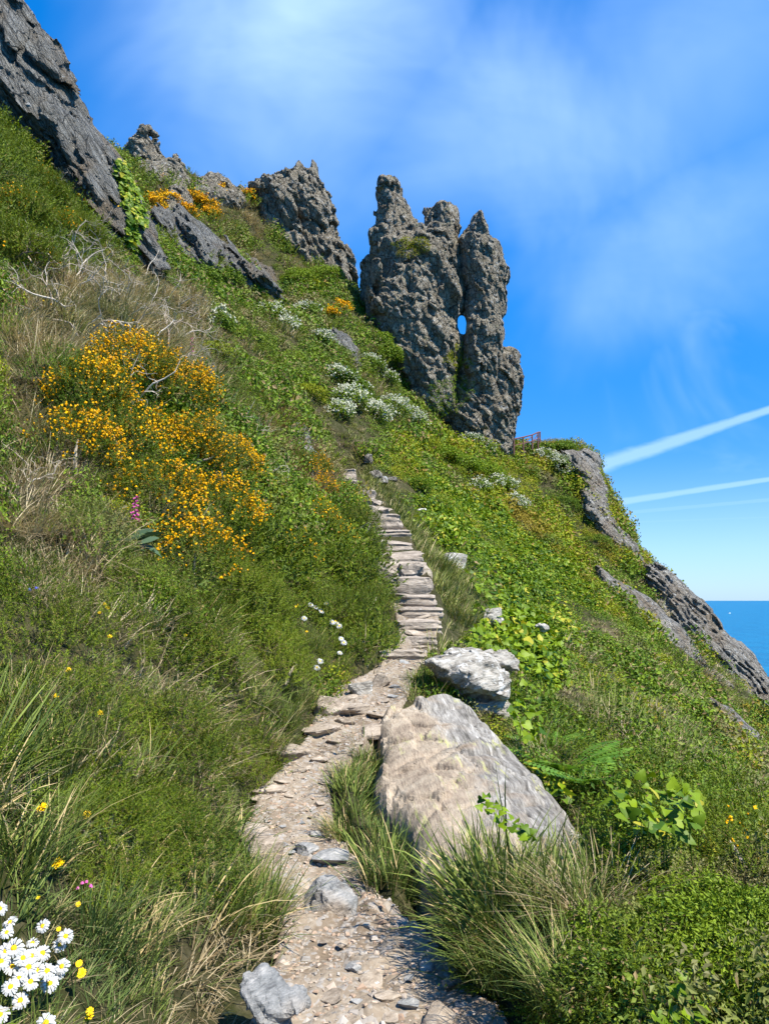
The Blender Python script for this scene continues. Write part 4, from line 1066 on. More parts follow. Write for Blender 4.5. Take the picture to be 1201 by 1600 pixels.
MIX = {  # grass, far/pale grass share is by distance; order: grass, dry, needle green, heath leaf, heath yellow, ivy, bracken, density
    'default': (.26, .10, .06, .42, .22, .0, .0, 1.15), 'upper': (.2, .35, .1, .25, .1, .0, .05, .9), 'mid': (.34, .16, .05, .42, .08, .0, .03, 1.0), 'greenmat': (.05, .02, .1, .88, .1, .0, .0, 1.2),
    'dry': (.24, .62, .05, .04, .0, .0, .08, 1.0), 'gorsey': (.1, .1, .8, .05, .0, .0, .0, 1.2), 'mossy': (.25, .03, .80, .05, .0, .0, .0, 1.2), 'lowgrass': (.45, .17, .28, .09, .0, .0, .05, .78), 'turf': (.30, .75, .02, .02, .0, .0, .02, .8),
    'brown': (.05, .3, .05, .05, .0, .0, .65, 1.0), 'rust': (.05, .05, .0, .15, .85, .0, .05, 1.2), 'spur': (.06, .04, .0, .40, .52, .06, .02, 1.35), 'verge': (.92, .08, .0, .04, .0, .05, .0, 1.2), 'ivybank': (.10, .03, .0, .05, .10, .95, .0, 1.3),
    'longgrass': (.38, .20, .0, .34, .22, .04, .03, 1.15), 'bare': (.10, .22, .0, .10, .05, .0, .05, .45), 'lowright': (.14, .04, .46, .42, .06, .02, .03, 1.25), 'bankgrass': (.80, .22, .03, .02, .0, .0, .0, 1.1)}
KINDS = ('grass', 'dry', 'needle', 'heath', 'yellow', 'ivy', 'bracken')


def zone_mix(pts):
    px, py = project(pts); jx = 26 * fbm(pts * 0.9, 2, 90); jy = 26 * fbm(pts * 0.9 + 9, 2, 92)
    out = np.tile(np.array(MIX['default']), (len(pts), 1))
    for nm, poly in ZONES:
        out[poly_sd(poly, px + jx, py + jy) > 0] = MIX[nm]
    return out


def free_of_path(x, y, margin=0.0):
    cx, cz, cw = path_at(y); e = np.abs(x - cx) + 0.07 * fbm(np.stack([x * 3, y * 3, x * 0], 1), 2, 21)
    onp = (e < cw + margin) & (y < 26.0)
    return ~onp & ~((poly_sd(SLAB_XY, x, y) > np.where(x > 0.9, -0.16, -0.05)))


# per distance band: y range, candidates per square metre
BANDS = [(0.9, 4.6, 330), (4.6, 9.0, 160), (9.0, 18.0, 50), (18.0, 32.0, 21), (32.0, 54.0, 12)]
gp = [grass_proto(30, .21, .07, .0062, .45, .7, .14, 10 + i, 4) for i in range(5)]
PROTO = {
    ('grass', 0): gp, ('grass', 1): [grass_proto(30, .22, .10, .0085, .5, .7, .14, 20 + i, 3) for i in range(4)], ('grass', 2): [grass_proto(34, .26, .15, .012, .45, .6, .14, 30 + i, 2) for i in range(4)],
    ('grass', 3): [grass_proto(40, .30, .28, .024, .45, .55, .15, 40 + i, 2) for i in range(3)],
    ('dry', 0): [grass_proto(26, .17, .07, .0045, .8, .9, .1, 50 + i, 4) for i in range(4)], ('dry', 1): [grass_proto(30, .30, .10, .006, .8, .9, .1, 55 + i, 3) for i in range(4)], ('dry', 2): [grass_proto(30, .30, .16, .011, .8, .8, .1, 60 + i, 2) for i in range(3)],
    ('dry', 3): [grass_proto(36, .32, .28, .022, .8, .7, .1, 65 + i, 2) for i in range(3)],
    ('needle', 0): [cushion(26, .10, .10, needle_proto(26, .10, .026, .0036, 70 + i), 75 + i) for i in range(4)], ('needle', 1): [cushion(22, .14, .14, needle_proto(22, .13, .035, .006, 80 + i), 85 + i) for i in range(4)],
    ('needle', 2): [cushion(20, .22, .20, needle_proto(18, .18, .06, .012, 90 + i), 95 + i) for i in range(3)], ('needle', 3): [cushion(20, .34, .28, needle_proto(14, .26, .10, .028, 100 + i), 105 + i) for i in range(3)],
    ('heath', 0): [clump_proto(210, .11, .13, .017, .013, 110 + i, .45) for i in range(4)], ('heath', 1): [clump_proto(170, .16, .16, .026, .020, 115 + i, .45) for i in range(4)], ('heath', 2): [clump_proto(150, .25, .20, .045, .036, 120 + i, .45) for i in range(3)],
    ('heath', 3): [clump_proto(130, .42, .30, .085, .07, 125 + i, .45) for i in range(4)],
    ('ivy', 0): [clump_proto(36, .13, .10, .055, .05, 130 + i, .6, HSMALL, .1, .3) for i in range(3)], ('ivy', 1): [clump_proto(40, .16, .12, .06, .055, 133 + i, .6, HSMALL, .1, .3) for i in range(3)], ('ivy', 2): [clump_proto(44, .24, .18, .085, .08, 136 + i, .6, HSMALL, .1, .3) for i in range(4)],
    ('ivy', 3): [clump_proto(70, .36, .26, .10, .09, 140 + i, .55, DIAMOND, .1, .2) for i in range(3)],
}
for l in range(4):
    PROTO[('yellow', l)] = PROTO[('heath', l)]; PROTO[('bracken', l)] = PROTO[('dry', l)]
COVER_MAT = {'grass': 'grass', 'dry': 'dry_grass', 'needle': 'gorse_green', 'heath': 'heath', 'yellow': 'heath_yellow', 'ivy': 'ivy', 'bracken': 'bracken'}
COVER_LAB = {'grass': ('green grass growing over the banks and verges', 'grass'), 'dry': ('bleached dry grass tangled over the slope', 'dry grass'), 'needle': ('low dark green prickly cover on the banks', 'ground cover'), 'heath': ('small-leaved green mat of heath plants on the hillside', 'ground cover'),
             'yellow': ('yellowish heath mat on the spur', 'ground cover'), 'ivy': ('bright yellow-green ivy carpet on the bank right of the steps', 'ivy'), 'bracken': ('dead brown bracken litter', 'bracken')}
for bi, (y0, y1, dens) in enumerate(BANDS):
    r = np.random.default_rng(900 + bi); wmax = 0.62 * y1 + 1.2; n = int(dens * (y1 - y0) * 2 * wmax)
    x = r.uniform(-wmax, wmax, n); y = r.uniform(y0, y1, n); k = np.abs(x) < 0.62 * y + 1.2; x, y = x[k], y[k]
    k = free_of_path(x, y, 0.02 if y0 < 9 else 0.12); x, y = x[k], y[k]
    z = ground(x, y); pts = np.stack([x, y, z], 1); nrm = gnormal(x, y)
    lift = 1.0 / np.maximum(nrm[:, 2], .5); mix = zone_mix(pts)
    keep = r.uniform(size=len(x)) < mix[:, 7] * lift / 2.0; pts, nrm, mix = pts[keep], nrm[keep], mix[keep]
    cum = np.cumsum(mix[:, :7], 1); cum /= cum[:, -1:]
    nz = fbm(pts * (1.4 if y0 < 9 else 0.42), 3, 95) * 0.62 + .5       # plants of one kind grow together
    pick = (np.clip(nz * .72 + r.uniform(size=len(pts)) * .28, 0, .999)[:, None] > cum).sum(1).clip(0, 6)
    for ki, kd in enumerate(KINDS):
        m = pick == ki
        if m.sum() < 1: continue
        lod = min(bi, 3); hum = 0.62 + 0.75 * smooth(fbm(pts[m] * (2.2 if bi < 2 else (1.0 if bi == 2 else .45)), 2, 99), -.35, .5); sc = r.uniform(.6, 1.35, m.sum()) * hum * (1.0 if bi < 4 else 1.35)
        if kd == 'grass' and bi < 3: sc = sc * (0.75 + .5 * smooth(fbm(pts[m] * 1.1, 2, 97), -.3, .5))
        scl = np.stack([sc, sc, sc * r.uniform(.75, 1.2, m.sum()) * (0.75 + .5 * hum)], 1)
        mt = 'far_grass' if (kd == 'grass' and bi >= 2) else COVER_MAT[kd]
        scatter(COVER_LAB[kd][1].replace(' ', '_'), PROTO[(kd, lod)], MATS[mt], pts[m], lean_rot(nrm[m], .45 if kd in ('grass', 'dry', 'bracken') else .75, 950 + bi * 9 + ki), scl, *COVER_LAB[kd], seed=bi * 7 + ki)
#PART3
# ------------------------------------------------------------------ shrubs and single plants
def tube(path_pts, radii, sides=5, cap=True):
    p = np.asarray(path_pts, float); n = len(p); d = np.gradient(p, axis=0); d /= np.linalg.norm(d, axis=1, keepdims=True) + 1e-9
    a = np.where(np.abs(d[:, 2:3]) < .9, np.array([[0, 0, 1.0]]), np.array([[1.0, 0, 0]])); X = np.cross(d, a); X /= np.linalg.norm(X, axis=1, keepdims=True); Yv = np.cross(d, X)
    th = np.arange(sides) * 2 * math.pi / sides
    V = p[:, None] + (X[:, None] * np.cos(th)[None, :, None] + Yv[:, None] * np.sin(th)[None, :, None]) * np.asarray(radii)[:, None, None]
    F = [(i * sides + j, i * sides + (j + 1) % sides, (i + 1) * sides + (j + 1) % sides, (i + 1) * sides + j) for i in range(n - 1) for j in range(sides)]
    return V.reshape(-1, 3), np.array(F)


def join(parts):
    V, F, T = [], [], []; o = 0
    for v, f, t in parts:
        V.append(v); F.append(f + o); T.append(np.full(len(v), t) if np.isscalar(t) else t); o += len(v)
    return np.vstack(V), np.vstack(F), np.concatenate(T)


def walk(start, d, length, n, wig, g, grav=0.0):
    pts = [np.array(start, float)]; d = np.array(d, float); d /= np.linalg.norm(d)
    for i in range(n):
        d = d + g.normal(0, wig, 3) + np.array([0, 0, grav]); d /= np.linalg.norm(d); pts.append(pts[-1] + d * length / n)
    return np.array(pts)


def branch_mesh(start, d, length, rad, g, kids=5, wig=.28, depth=2, grav=0.0):
    out = []
    p = walk(start, d, length, 8, wig, g, grav); rr_ = np.linspace(rad, rad * .3, len(p)); v, f = tube(p, rr_, 4); out.append((v, f, g.uniform(.1, .9)))
    if depth > 0:
        for k in range(kids):
            i = g.integers(2, len(p)); dd = p[i] - p[i - 1]; dd = dd / np.linalg.norm(dd) + g.normal(0, .75, 3)
            out += branch_mesh(p[i], dd, length * g.uniform(.3, .6), rr_[i] * .65, g, max(2, kids - 2), wig * 1.15, depth - 1, grav)
    return out


def above(px, py, h, y0=1.5, y1=60.0):
    """point on the view ray of a pixel that is h above the ground"""
    ys = np.exp(np.linspace(math.log(y0), math.log(y1), 1400)); a, dy, dz = ray(px, py); xs = a / dy * ys; zs = EYE + dz / dy * ys
    k = np.nonzero(zs - ground(xs, ys) < h)[0]; i = k[0] if len(k) else len(ys) - 1
    return np.array([xs[i], ys[i], zs[i]])


SHOOT = [needle_proto(22, .17, .040, .0068, 200 + i, .10) for i in range(3)]
SHOOT_FAR = [needle_proto(18, .26, .085, .022, 205 + i, .10) for i in range(3)]
LEAFTUFT = [clump_proto(16, .10, .10, .055, .042, 210 + i, .3) for i in range(3)]
LEAFTUFT_FAR = [clump_proto(12, .16, .14, .095, .075, 213 + i, .3) for i in range(3)]
_fl = np.array([(0, 0, 0), (.5, .15, .5), (0, .3, 1.0), (-.5, .15, .5), (0, -.45, .6), (0, .5, .45)]); _ff = np.array([(0, 1, 2), (0, 2, 3), (0, 4, 1), (0, 3, 4), (4, 2, 1), (4, 3, 2)])


def bush(name, lobes, kind, n, label, cat, group=None, flower=None, nfl=0, fsize=.02, fthresh=0.0, seed=0, branches=4, fscale=1.2, leaf='gorse_green', size=1.0):
    """lobes: (px, py, sink, rx, ry, rz): mounds whose centres sit on the ground under the photo pixel"""
    g = np.random.default_rng(seed); L = []
    for px, py, lift, rx, ry, rz in lobes:
        h = hit(px, py); L.append((h[0], h[1], h[2] + lift, rx, ry, rz))
    L = np.array(L); root = empty(name, (L[0, 0], L[0, 1], g1(L[0, 0], L[0, 1])))
    tag(root, label, cat, group)
    area = L[:, 3] * L[:, 4] + L[:, 3] * L[:, 5] + L[:, 4] * L[:, 5]; which = g.choice(len(L), n * 2, p=area / area.sum())
    d = g.normal(size=(n * 2, 3)); d[:, 2] = np.where(d[:, 2] < -.25, -d[:, 2], d[:, 2]); d /= np.linalg.norm(d, axis=1, keepdims=True)
    lump = 1 + .22 * fbm(d * 2.2 + which[:, None] * 3.1, 2, seed % 40)
    p = L[which, :3] + d * L[which, 3:6] * (g.uniform(.72, 1.02, n * 2) * lump)[:, None]
    inside = np.zeros(len(p), bool)
    for i in range(len(L)):
        inside |= (which != i) & ((((p - L[i, :3]) / (L[i, 3:6] * .8)) ** 2).sum(1) < 1)
    keep = ~inside & (p[:, 2] > ground(p[:, 0], p[:, 1]) - .03); p, d, which = p[keep][:n], d[keep][:n], which[keep][:n]
    N = d / L[which, 3:6] * L[which, 3:6].mean(1, keepdims=True); N /= np.linalg.norm(N, axis=1, keepdims=True); N = N * .7 + np.array([0, 0, .55]) + g.normal(0, .28, p.shape)
    parts = []; pr = {'gorse': SHOOT, 'gorse_far': SHOOT_FAR, 'leafy': LEAFTUFT, 'leafy_far': LEAFTUFT_FAR}[kind]; pi = g.integers(0, 3, len(p))
    for k in range(3):
        m = pi == k; v, f, t = replicate(pr[k][0], pr[k][1], frames(N[m], g.uniform(0, 6.3, m.sum()), g.uniform(.7, 1.25, m.sum()) * size), p[m], pr[k][2], g.uniform(-.1, .1, m.sum()) * 0); parts.append((v, f, t))
    v, f, t = join(parts); under(link('foliage', npmesh('foliage', v, f, tint=t), MATS[leaf]), root)
    if flower:
        fn = fbm(p * fscale, 2, seed % 37 + 5) + .25 * g.normal(size=len(p)); sel = np.nonzero((fn > fthresh))[0]
        if len(sel):
            c = g.choice(sel, nfl); M = frames(N[c] + g.normal(0, .6, (nfl, 3)), g.uniform(0, 6.3, nfl), fsize * g.uniform(.45, 1.55, nfl)); Nn = N[c] / np.linalg.norm(N[c], axis=1, keepdims=True)
            off = Nn * (pr[0][0][:, 2].max() * size * g.uniform(.35, 1.05, nfl))[:, None] + g.normal(0, fsize * .9, (nfl, 3)); tt_ = np.where(g.uniform(size=nfl) < .1, 1.3, g.uniform(0, .95, nfl))
            v, f, t = replicate(_fl, _ff, M, p[c] + off, np.zeros(6), tt_); under(tag(link('blossom', npmesh('blossom', v, f, tint=t), MATS[flower]), kind='stuff'), root)
    for k in range(branches):
        i = g.integers(0, len(L)); b = L[i, :3] + g.normal(0, .12, 3) * L[i, 3:6]; b[2] = g1(b[0], b[1]) - .03; e = L[i, :3] + g.normal(0, .22, 3) * L[i, 3:6]; dd = e - b; dd[2] = abs(dd[2]) * .5 + .5 * L[i, 5]; dd *= min(1.0, .75 * L[i, 5] / np.linalg.norm(dd))
        q = walk(b, dd, np.linalg.norm(dd) + .1, 6, .16, g); v, f = tube(q, np.linspace(.018, .006, len(q)) * (1 + L[i, 5]), 5); under(link('stem', npmesh('stem', v, f, tint=np.full(len(v), .4)), MATS['dead_wood']), root)
    return root


# yellow gorse
bush('gorse_bush', [(140, 670, .22, .46, .45, .46), (200, 640, .34, .56, .5, .55), (270, 670, .34, .58, .52, .56), (190, 740, .22, .46, .42, .46), (300, 760, .28, .52, .48, .5), (240, 830, .18, .46, .4, .44), (340, 840, .16, .46, .42, .42), (120, 740, .14, .4, .38, .38), (290, 910, .10, .46, .4, .42), (350, 760, .16, .42, .42, .42)],
     'gorse', 7000, 'huge gorse bush thick with golden-yellow blossom on the left bank', 'gorse bush', flower='blossom_gorse', nfl=10000, fsize=.0235, fthresh=.02, seed=301, branches=9, fscale=2.4)
bush('gorse_bush', [(490, 830, .05, .42, .42, .34), (520, 850, .0, .35, .35, .3), (455, 880, 0, .36, .36, .3)], 'gorse', 1500, 'smaller gorse bush with loose orange blossom between the huge bush and the steps', 'gorse bush', flower='blossom_gorse', nfl=520, fsize=.026, fthresh=.1, seed=302, fscale=2.2)
bush('gorse_bush', [(488, 745, .1, .36, .36, .38), (505, 772, .0, .28, .28, .3)], 'gorse', 1100, 'rusty orange gorse beside the topmost steps', 'gorse bush', flower='blossom_gorse', nfl=800, fsize=.027, fthresh=-.02, seed=303, fscale=2.0)
bush('gorse_bush', [(560, 830, .05, .42, .40, .40), (570, 870, .02, .40, .36, .36), (545, 905, .0, .42, .36, .34)], 'gorse', 1900, 'dark green gorse without blossom crowding the lower steps', 'gorse bush', seed=304)
bush('gorse_bush', [(540, 970, .0, .45, .4, .34), (575, 1000, -.02, .38, .35, .30), (500, 960, .02, .4, .36, .3), (580, 955, .02, .36, .3, .3)], 'gorse', 2300, 'rounded deep green gorse mound where the path bends below the steps', 'gorse bush', seed=305, size=.85)
bush('gorse_bush', [(400, 960, .05, .36, .34, .32), (420, 1020, .0, .34, .32, .28), (360, 930, .05, .34, .32, .3), (440, 1060, -.02, .3, .3, .24)], 'gorse', 2300, 'soft bright green gorse tongue reaching from the huge bush down to the path', 'gorse bush', seed=306, size=.75)
bush('gorse_bush', [(30, 350, .05, .7, .6, .5), (60, 300, .0, .6, .6, .45), (20, 410, .0, .7, .7, .5), (90, 375, .0, .5, .5, .45)], 'gorse', 3000, 'big green gorse thicket at the foot of the rock ridge', 'gorse bush', flower='blossom_gorse', nfl=420, fsize=.03, fthresh=.36, seed=307, size=1.4)
bush('gorse_bush', [(122, 378, .15, .55, .5, .42)], 'gorse', 1100, 'rounded gorse cushion hanging over the bare branches', 'gorse bush', seed=308, size=1.2)
bush('gorse_bush', [(85, 275, .25, .5, .5, .42), (112, 305, .1, .38, .38, .36)], 'gorse', 800, 'yellow-flowering gorse tight against the rock ridge', 'gorse bush', flower='blossom_gorse', nfl=900, fsize=.045, fthresh=-.1, seed=309, size=1.2)
bush('gorse_bush', [(160, 1320, .02, .22, .2, .17), (240, 1290, 0, .22, .2, .16), (230, 1370, 0, .2, .18, .15), (160, 1400, -.02, .18, .16, .13)], 'gorse', 1500, 'low green gorse cushion among the grass near the yellow hawkweeds', 'gorse bush', seed=310, size=.5)
bush('gorse_bush', [(1170, 1370, .02, .2, .2, .16), (1200, 1350, .02, .2, .2, .17)], 'gorse', 500, 'small gorse with a few orange flowers in the leafy scrub', 'gorse bush', flower='blossom_gorse', nfl=46, fsize=.017, fthresh=0.0, seed=311, size=.55)
CG = 'low gorse and heath cushions on the left bank'
for i, (x, y, r, lab) in enumerate(((60, 1060, .34, 'dark green cushion under the dry grass below the foxglove'), (150, 1020, .3, 'green cushion beside the cluster of small yellow flowers'), (260, 1180, .26, 'rounded green cushion below the leaning tussock'), (330, 1070, .3, 'springy green cushion left of the gorse tongue'),
                                    (110, 1170, .28, 'prickly cushion above the two yellow hawkweeds'), (300, 1400, .2, 'cushion just behind the lush overhanging tussock'), (280, 1250, .22, 'low cushion between the straw-flecked tussock and the hawkweeds'), (360, 1210, .22, 'cushion at the path edge below the draped tussock'), (30, 970, .3, 'cushion under the bleached stems at the dry bank'),
                                    (230, 970, .34, 'mound of green gorse directly below the huge bush'), (300, 1010, .32, 'dense cushion between the mound and the gorse tongue'), (130, 870, .3, 'half-dead brownish cushion left of the foxglove leaves'), (90, 620, .42, 'brownish heath cushion left of the huge gorse'), (380, 650, .5, 'grey-green cushion above the huge gorse'), (330, 590, .6, 'tawny cushion below the small white-flowered bush'))):
    bush('gorse_cushion', [(x, y, .10, r * 1.2, r, r * 1.0), (x + 30, y + 25, .03, r * .8, r * .7, r * .75)], 'gorse', 440, lab, 'gorse bush', CG, seed=620 + i, branches=0, size=.62 if y > 900 else .9, leaf='heath' if i in (11, 12, 14) else 'gorse_green')
for i, (x, y, lab) in enumerate(((1040, 1400, 'leafy green cushion below the large-leaved ivy clump'), (1120, 1450, 'leafy cushion under the small orange-flowered gorse'), (980, 1500, 'leafy cushion behind the green tussock of the scrub'), (1140, 1550, 'dark leafy cushion low in the right-hand scrub'), (1000, 1360, 'light green cushion at the foot of the ivy clump'), (1080, 1490, 'middle leafy cushion of the right-hand scrub'), (960, 1580, 'leafy cushion beside the little toothed-leaf plant'), (1180, 1480, 'leafy cushion beyond the middle one of the scrub'))):
    bush('leafy_cushion', [(x, y, .0, .24, .2, .17), (x + 40, y + 20, -.02, .16, .15, .12)], 'leafy', 330, lab, 'shrub', 'leafy cushions in the right-hand scrub', seed=660 + i, branches=0, size=.34, leaf='shrub_leaf' if i % 2 else 'heath')
FAR_G = 'yellow gorse tufts on the upper slope'
for i, (x, y, r) in enumerate(((150, 350, .5), (236, 330, .8), (262, 322, .7), (300, 322, .8), (318, 328, .7), (345, 312, .8), (382, 316, .7), (330, 345, .6), (290, 340, .6), (250, 345, .5), (240, 270, .4), (258, 296, .6))):
    bush('gorse_tuft', [(x, y, .15, r, r * .8, r * .6)], 'gorse_far', 240, 'small mound of bright yellow gorse on the upper slope below the skyline crags', 'gorse bush', FAR_G, flower='blossom_gorse', nfl=520, fsize=.085, fthresh=-.15 if i else .1, seed=320 + i, branches=1, size=.9)
bush('gorse_tuft', [(535, 492, .15, .55, .5, .42), (518, 500, .05, .4, .4, .3)], 'gorse_far', 260, 'golden gorse tuft above the dark rounded outcrop', 'gorse bush', flower='blossom_gorse', nfl=700, fsize=.08, fthresh=-.25, seed=340, branches=1, size=.9)
# white-flowering shrubs
for i, (x, y, r) in enumerate(((700, 745, .7), (820, 740, .7), (880, 790, .8), (760, 820, .6), (850, 850, .7), (930, 850, .8), (900, 920, .6), (960, 910, .7), (980, 980, .6), (1020, 1040, .5), (930, 1010, .5), (1080, 1110, .5), (660, 700, .8), (620, 640, .8), (450, 570, .7), (480, 620, .6), (400, 540, .7), (520, 560, .8), (330, 560, .5), (380, 600, .5))):
    bush('heath_mound', [(x, y, .06, r * 1.2, r, r * .6), (x + 14, y + 10, .0, r * .7, r * .7, r * .4)], 'leafy_far', 190, 'low rounded heath mound on the open green slope around the steps and spur', 'shrub', 'heath mounds on the open slope', seed=680 + i, branches=1, leaf=('heath_yellow', 'heath', 'shrub_leaf')[i % 3], size=.75)
WG = 'white-flowering shrubs on the hillside'
for i, (lob, nfl, lab) in enumerate((
        ([(610, 655, .3, .9, .8, .75), (640, 665, .2, .8, .7, .6), (585, 660, .2, .7, .7, .55)], 2100, 'large blossoming white shrub with a dark hollow beneath below the stack'),
        ([(545, 640, .25, .8, .7, .6), (530, 655, .1, .6, .6, .5)], 1300, 'loose white-flowering shrub left of the large blossoming one'),
        ([(700, 610, .3, 1.0, .8, .8), (680, 635, .2, .8, .7, .6), (725, 605, .2, .7, .7, .6)], 700, 'green shrub with a fringe of white flowers against the stack base'),
        ([(780, 770, .2, .9, .8, .6), (800, 795, .1, .8, .7, .55), (745, 770, .1, .7, .6, .5)], 1200, 'sprawling white-flecked shrub on the slope below the stack'),
        ([(870, 735, .25, .9, .8, .6), (850, 722, .2, .7, .6, .5), (890, 745, .1, .7, .6, .5)], 1500, 'creamy flowering shrub near the pale cliff edge'),
        ([(420, 500, .2, .7, .6, .5), (450, 520, .1, .7, .6, .5)], 800, 'white-flecked shrub on the green slope below the jagged crag'),
        ([(480, 500, .2, .9, .8, .6), (500, 540, .1, .8, .7, .5)], 900, 'trailing white-flowered shrub beside the dark rounded outcrop'),
        ([(575, 580, .2, .9, .8, .6), (600, 600, .1, .8, .7, .5)], 700, 'dark leafy shrub with white flowers at the left foot of the stack'),
        ([(530, 600, .2, .8, .7, .5), (555, 615, .1, .7, .7, .5)], 700, 'low white-flowering shrub under the dark rounded outcrop'),
        ([(340, 520, .15, .5, .5, .4), (330, 500, .1, .4, .4, .35)], 500, 'small white-flowered bush just right of the bare branches'),
        ([(735, 700, .25, .7, .6, .5), (760, 710, .15, .6, .5, .4)], 700, 'white blossom spray at the right foot of the stack'))):
    bush('flowering_shrub', lob, 'leafy_far', 520, lab, 'shrub', WG, flower='blossom_white', nfl=int(nfl * 1.5), fsize=.064, fthresh=-.15 if nfl > 1000 else .08, seed=350 + i, branches=3, leaf='shrub_leaf', fscale=1.0)
for i, (lob, lab) in enumerate((
        ([(470, 450, .3, 1.4, 1.0, .8), (510, 445, .3, 1.2, 1.0, .8)], 'dense green shrub in the saddle between the crag and the stack'),
        ([(560, 460, .3, 1.0, .9, .7)], 'green shrub at the left shoulder of the stack'),
        ([(600, 570, .3, 1.1, .8, .9), (590, 550, .3, .9, .8, .8)], 'bright ivy-clad bush leaning on the lower left of the stack'),
        ([(720, 740, .2, 1.1, .9, .7), (690, 725, .2, 1.0, .9, .6), (760, 745, .1, .9, .8, .6)], 'wide fresh green shrub below the stack base'),
        ([(850, 706, .1, .7, .6, .35), (878, 706, .1, .8, .7, .4)], 'low green shrub just below the railing'),
        ([(350, 450, .2, 1.0, .9, .6), (310, 445, .2, .9, .8, .5), (390, 470, .1, 1.0, .9, .6)], 'dark green shrub belt under the slanting slabs'),
        ([(655, 770, .12, .42, .4, .34)], 'round glossy ivy tuft on the verge by the upper steps'))):
    bush('green_shrub', lob, 'leafy_far' if i < 6 else 'leafy', 900 if i < 6 else 420, lab, 'shrub', seed=380 + i, branches=3, leaf='ivy' if i in (2, 3, 4, 6) else 'shrub_leaf')


# green growth on the stack: a tuft on the shoulder and one in the cleft
def perch(px, py, Y, rx, rz, n, label, seed):
    g = np.random.default_rng(seed); c = np.array(P(px, py, Y)); root = empty('ledge_plant', c); tag(root, label, 'plant')
    d = g.normal(size=(n, 3)); d[:, 2] = np.abs(d[:, 2]); d /= np.linalg.norm(d, axis=1, keepdims=True); p = c + d * np.array([rx, .7, rz]) * g.uniform(.5, 1, (n, 1))
    v, f, t = replicate(*LEAFTUFT_FAR[0][:2], frames(d + np.array([0, 0, .5]), g.uniform(0, 6, n), g.uniform(.6, 1.1, n)), p, LEAFTUFT_FAR[0][2]); under(link('foliage', npmesh('foliage', v, f, tint=t), MATS['heath_yellow']), root)
    v, f = tube([c - np.array([0, -.3, .3]), c, c + np.array([.05, 0, rz * .7])], [.03, .02, .01]); under(link('stem', npmesh('stem', v, f, tint=np.full(len(v), .3)), MATS['dead_wood']), root)


def ledge_plant(rocks, poly, n, label, seed, mat='heath_yellow', size=.8):
    """leaf tufts rooted on the rock faces themselves"""
    g = np.random.default_rng(seed); C = []; NN = []
    for rock in rocks:
        me = rock.data; co = np.empty(len(me.vertices) * 3, np.float32); me.vertices.foreach_get('co', co); co = co.reshape(-1, 3); no = np.empty(len(me.vertices) * 3, np.float32); me.vertices.foreach_get('normal', no); no = no.reshape(-1, 3)
        px, py = project(co); k = (poly_sd(poly, px, py) + 5 * fbm(co * 1.5, 2, seed) > 0) & (no[:, 1] < .1); C.append(co[k]); NN.append(no[k])
    C = np.vstack(C); NN = np.vstack(NN); near_ = C[:, 1] < np.percentile(C[:, 1], 45); C, NN = C[near_], NN[near_]; c = g.choice(len(C), n); root = empty('ledge_plant', C[c].mean(0)); tag(root, label, 'plant')
    v, f, t = replicate(*LEAFTUFT_FAR[0][:2], frames(NN[c] * .6 + np.array([0, -.1, .8]) + g.normal(0, .25, (n, 3)), g.uniform(0, 6, n), size * g.uniform(.5, 1.2, n)), C[c] + NN[c] * .05, LEAFTUFT_FAR[0][2])
    under(link('foliage', npmesh('foliage', v, f, tint=t), MATS[mat]), root)
    for k in range(3):
        p = C[c[k]]; v, f = tube([p - np.array([0, -.2, .2]), p, p + np.array([.05, -.05, .3])], [.03, .02, .01]); under(link('stem', npmesh('stem', v, f, tint=np.full(len(v), .3)), MATS['dead_wood']), root)


ledge_plant([body], [(612, 380), (640, 370), (672, 376), (668, 396), (640, 402), (612, 402)], 260, 'green cushion plant on the shoulder of the stack below its tallest pinnacle', 1)
ledge_plant([body, base], [(686, 566), (704, 545), (722, 530), (748, 548), (742, 572), (715, 580)], 300, 'green plant in the cleft under the small hole of the stack', 2, 'heath_yellow')
ledge_plant([body, base], [(668, 605), (690, 588), (738, 586), (742, 615), (725, 640), (690, 650), (668, 635)], 420, 'leafy shrub rooted between the two lower blocks of the stack', 3, 'shrub_leaf')


# ivy climbing the end of the ridge
def wall_ivy(rock, poly, n, name, label, size, seed):
    g = np.random.default_rng(seed); me = rock.data; co = np.empty(len(me.vertices) * 3, np.float32); me.vertices.foreach_get('co', co); co = co.reshape(-1, 3); no = np.empty(len(me.vertices) * 3, np.float32); me.vertices.foreach_get('normal', no); no = no.reshape(-1, 3)
    px, py = project(co); sdm = poly_sd(poly, px, py); k = np.nonzero((sdm > -4) & (no[:, 1] < .15))[0]; c = g.choice(k, n)
    root = empty(name, co[c].mean(0)); tag(root, label, 'ivy'); N = no[c] + np.array([0.1, -.3, .3]) + g.normal(0, .3, (n, 3)); s = size * g.uniform(.6, 1.3, n)
    v, f, t = replicate(HSMALL[0], HSMALL[1], frames(N, g.uniform(0, 6.3, n), s), co[c] + no[c] * .06 + g.normal(0, .03, (n, 3)), np.zeros(9), g.uniform(.3, 1.2, n)); under(tag(link('foliage', npmesh('foliage', v, f, tint=t), MATS['ivy']), kind='stuff'), root)


wall_ivy(ridge, [(183, 258), (196, 260), (212, 300), (222, 345), (220, 358), (208, 350), (213, 395), (205, 400), (200, 340), (190, 300)], 1300, 'climbing_ivy', 'bright ivy strip climbing the lower end of the rock ridge', .13, 5)

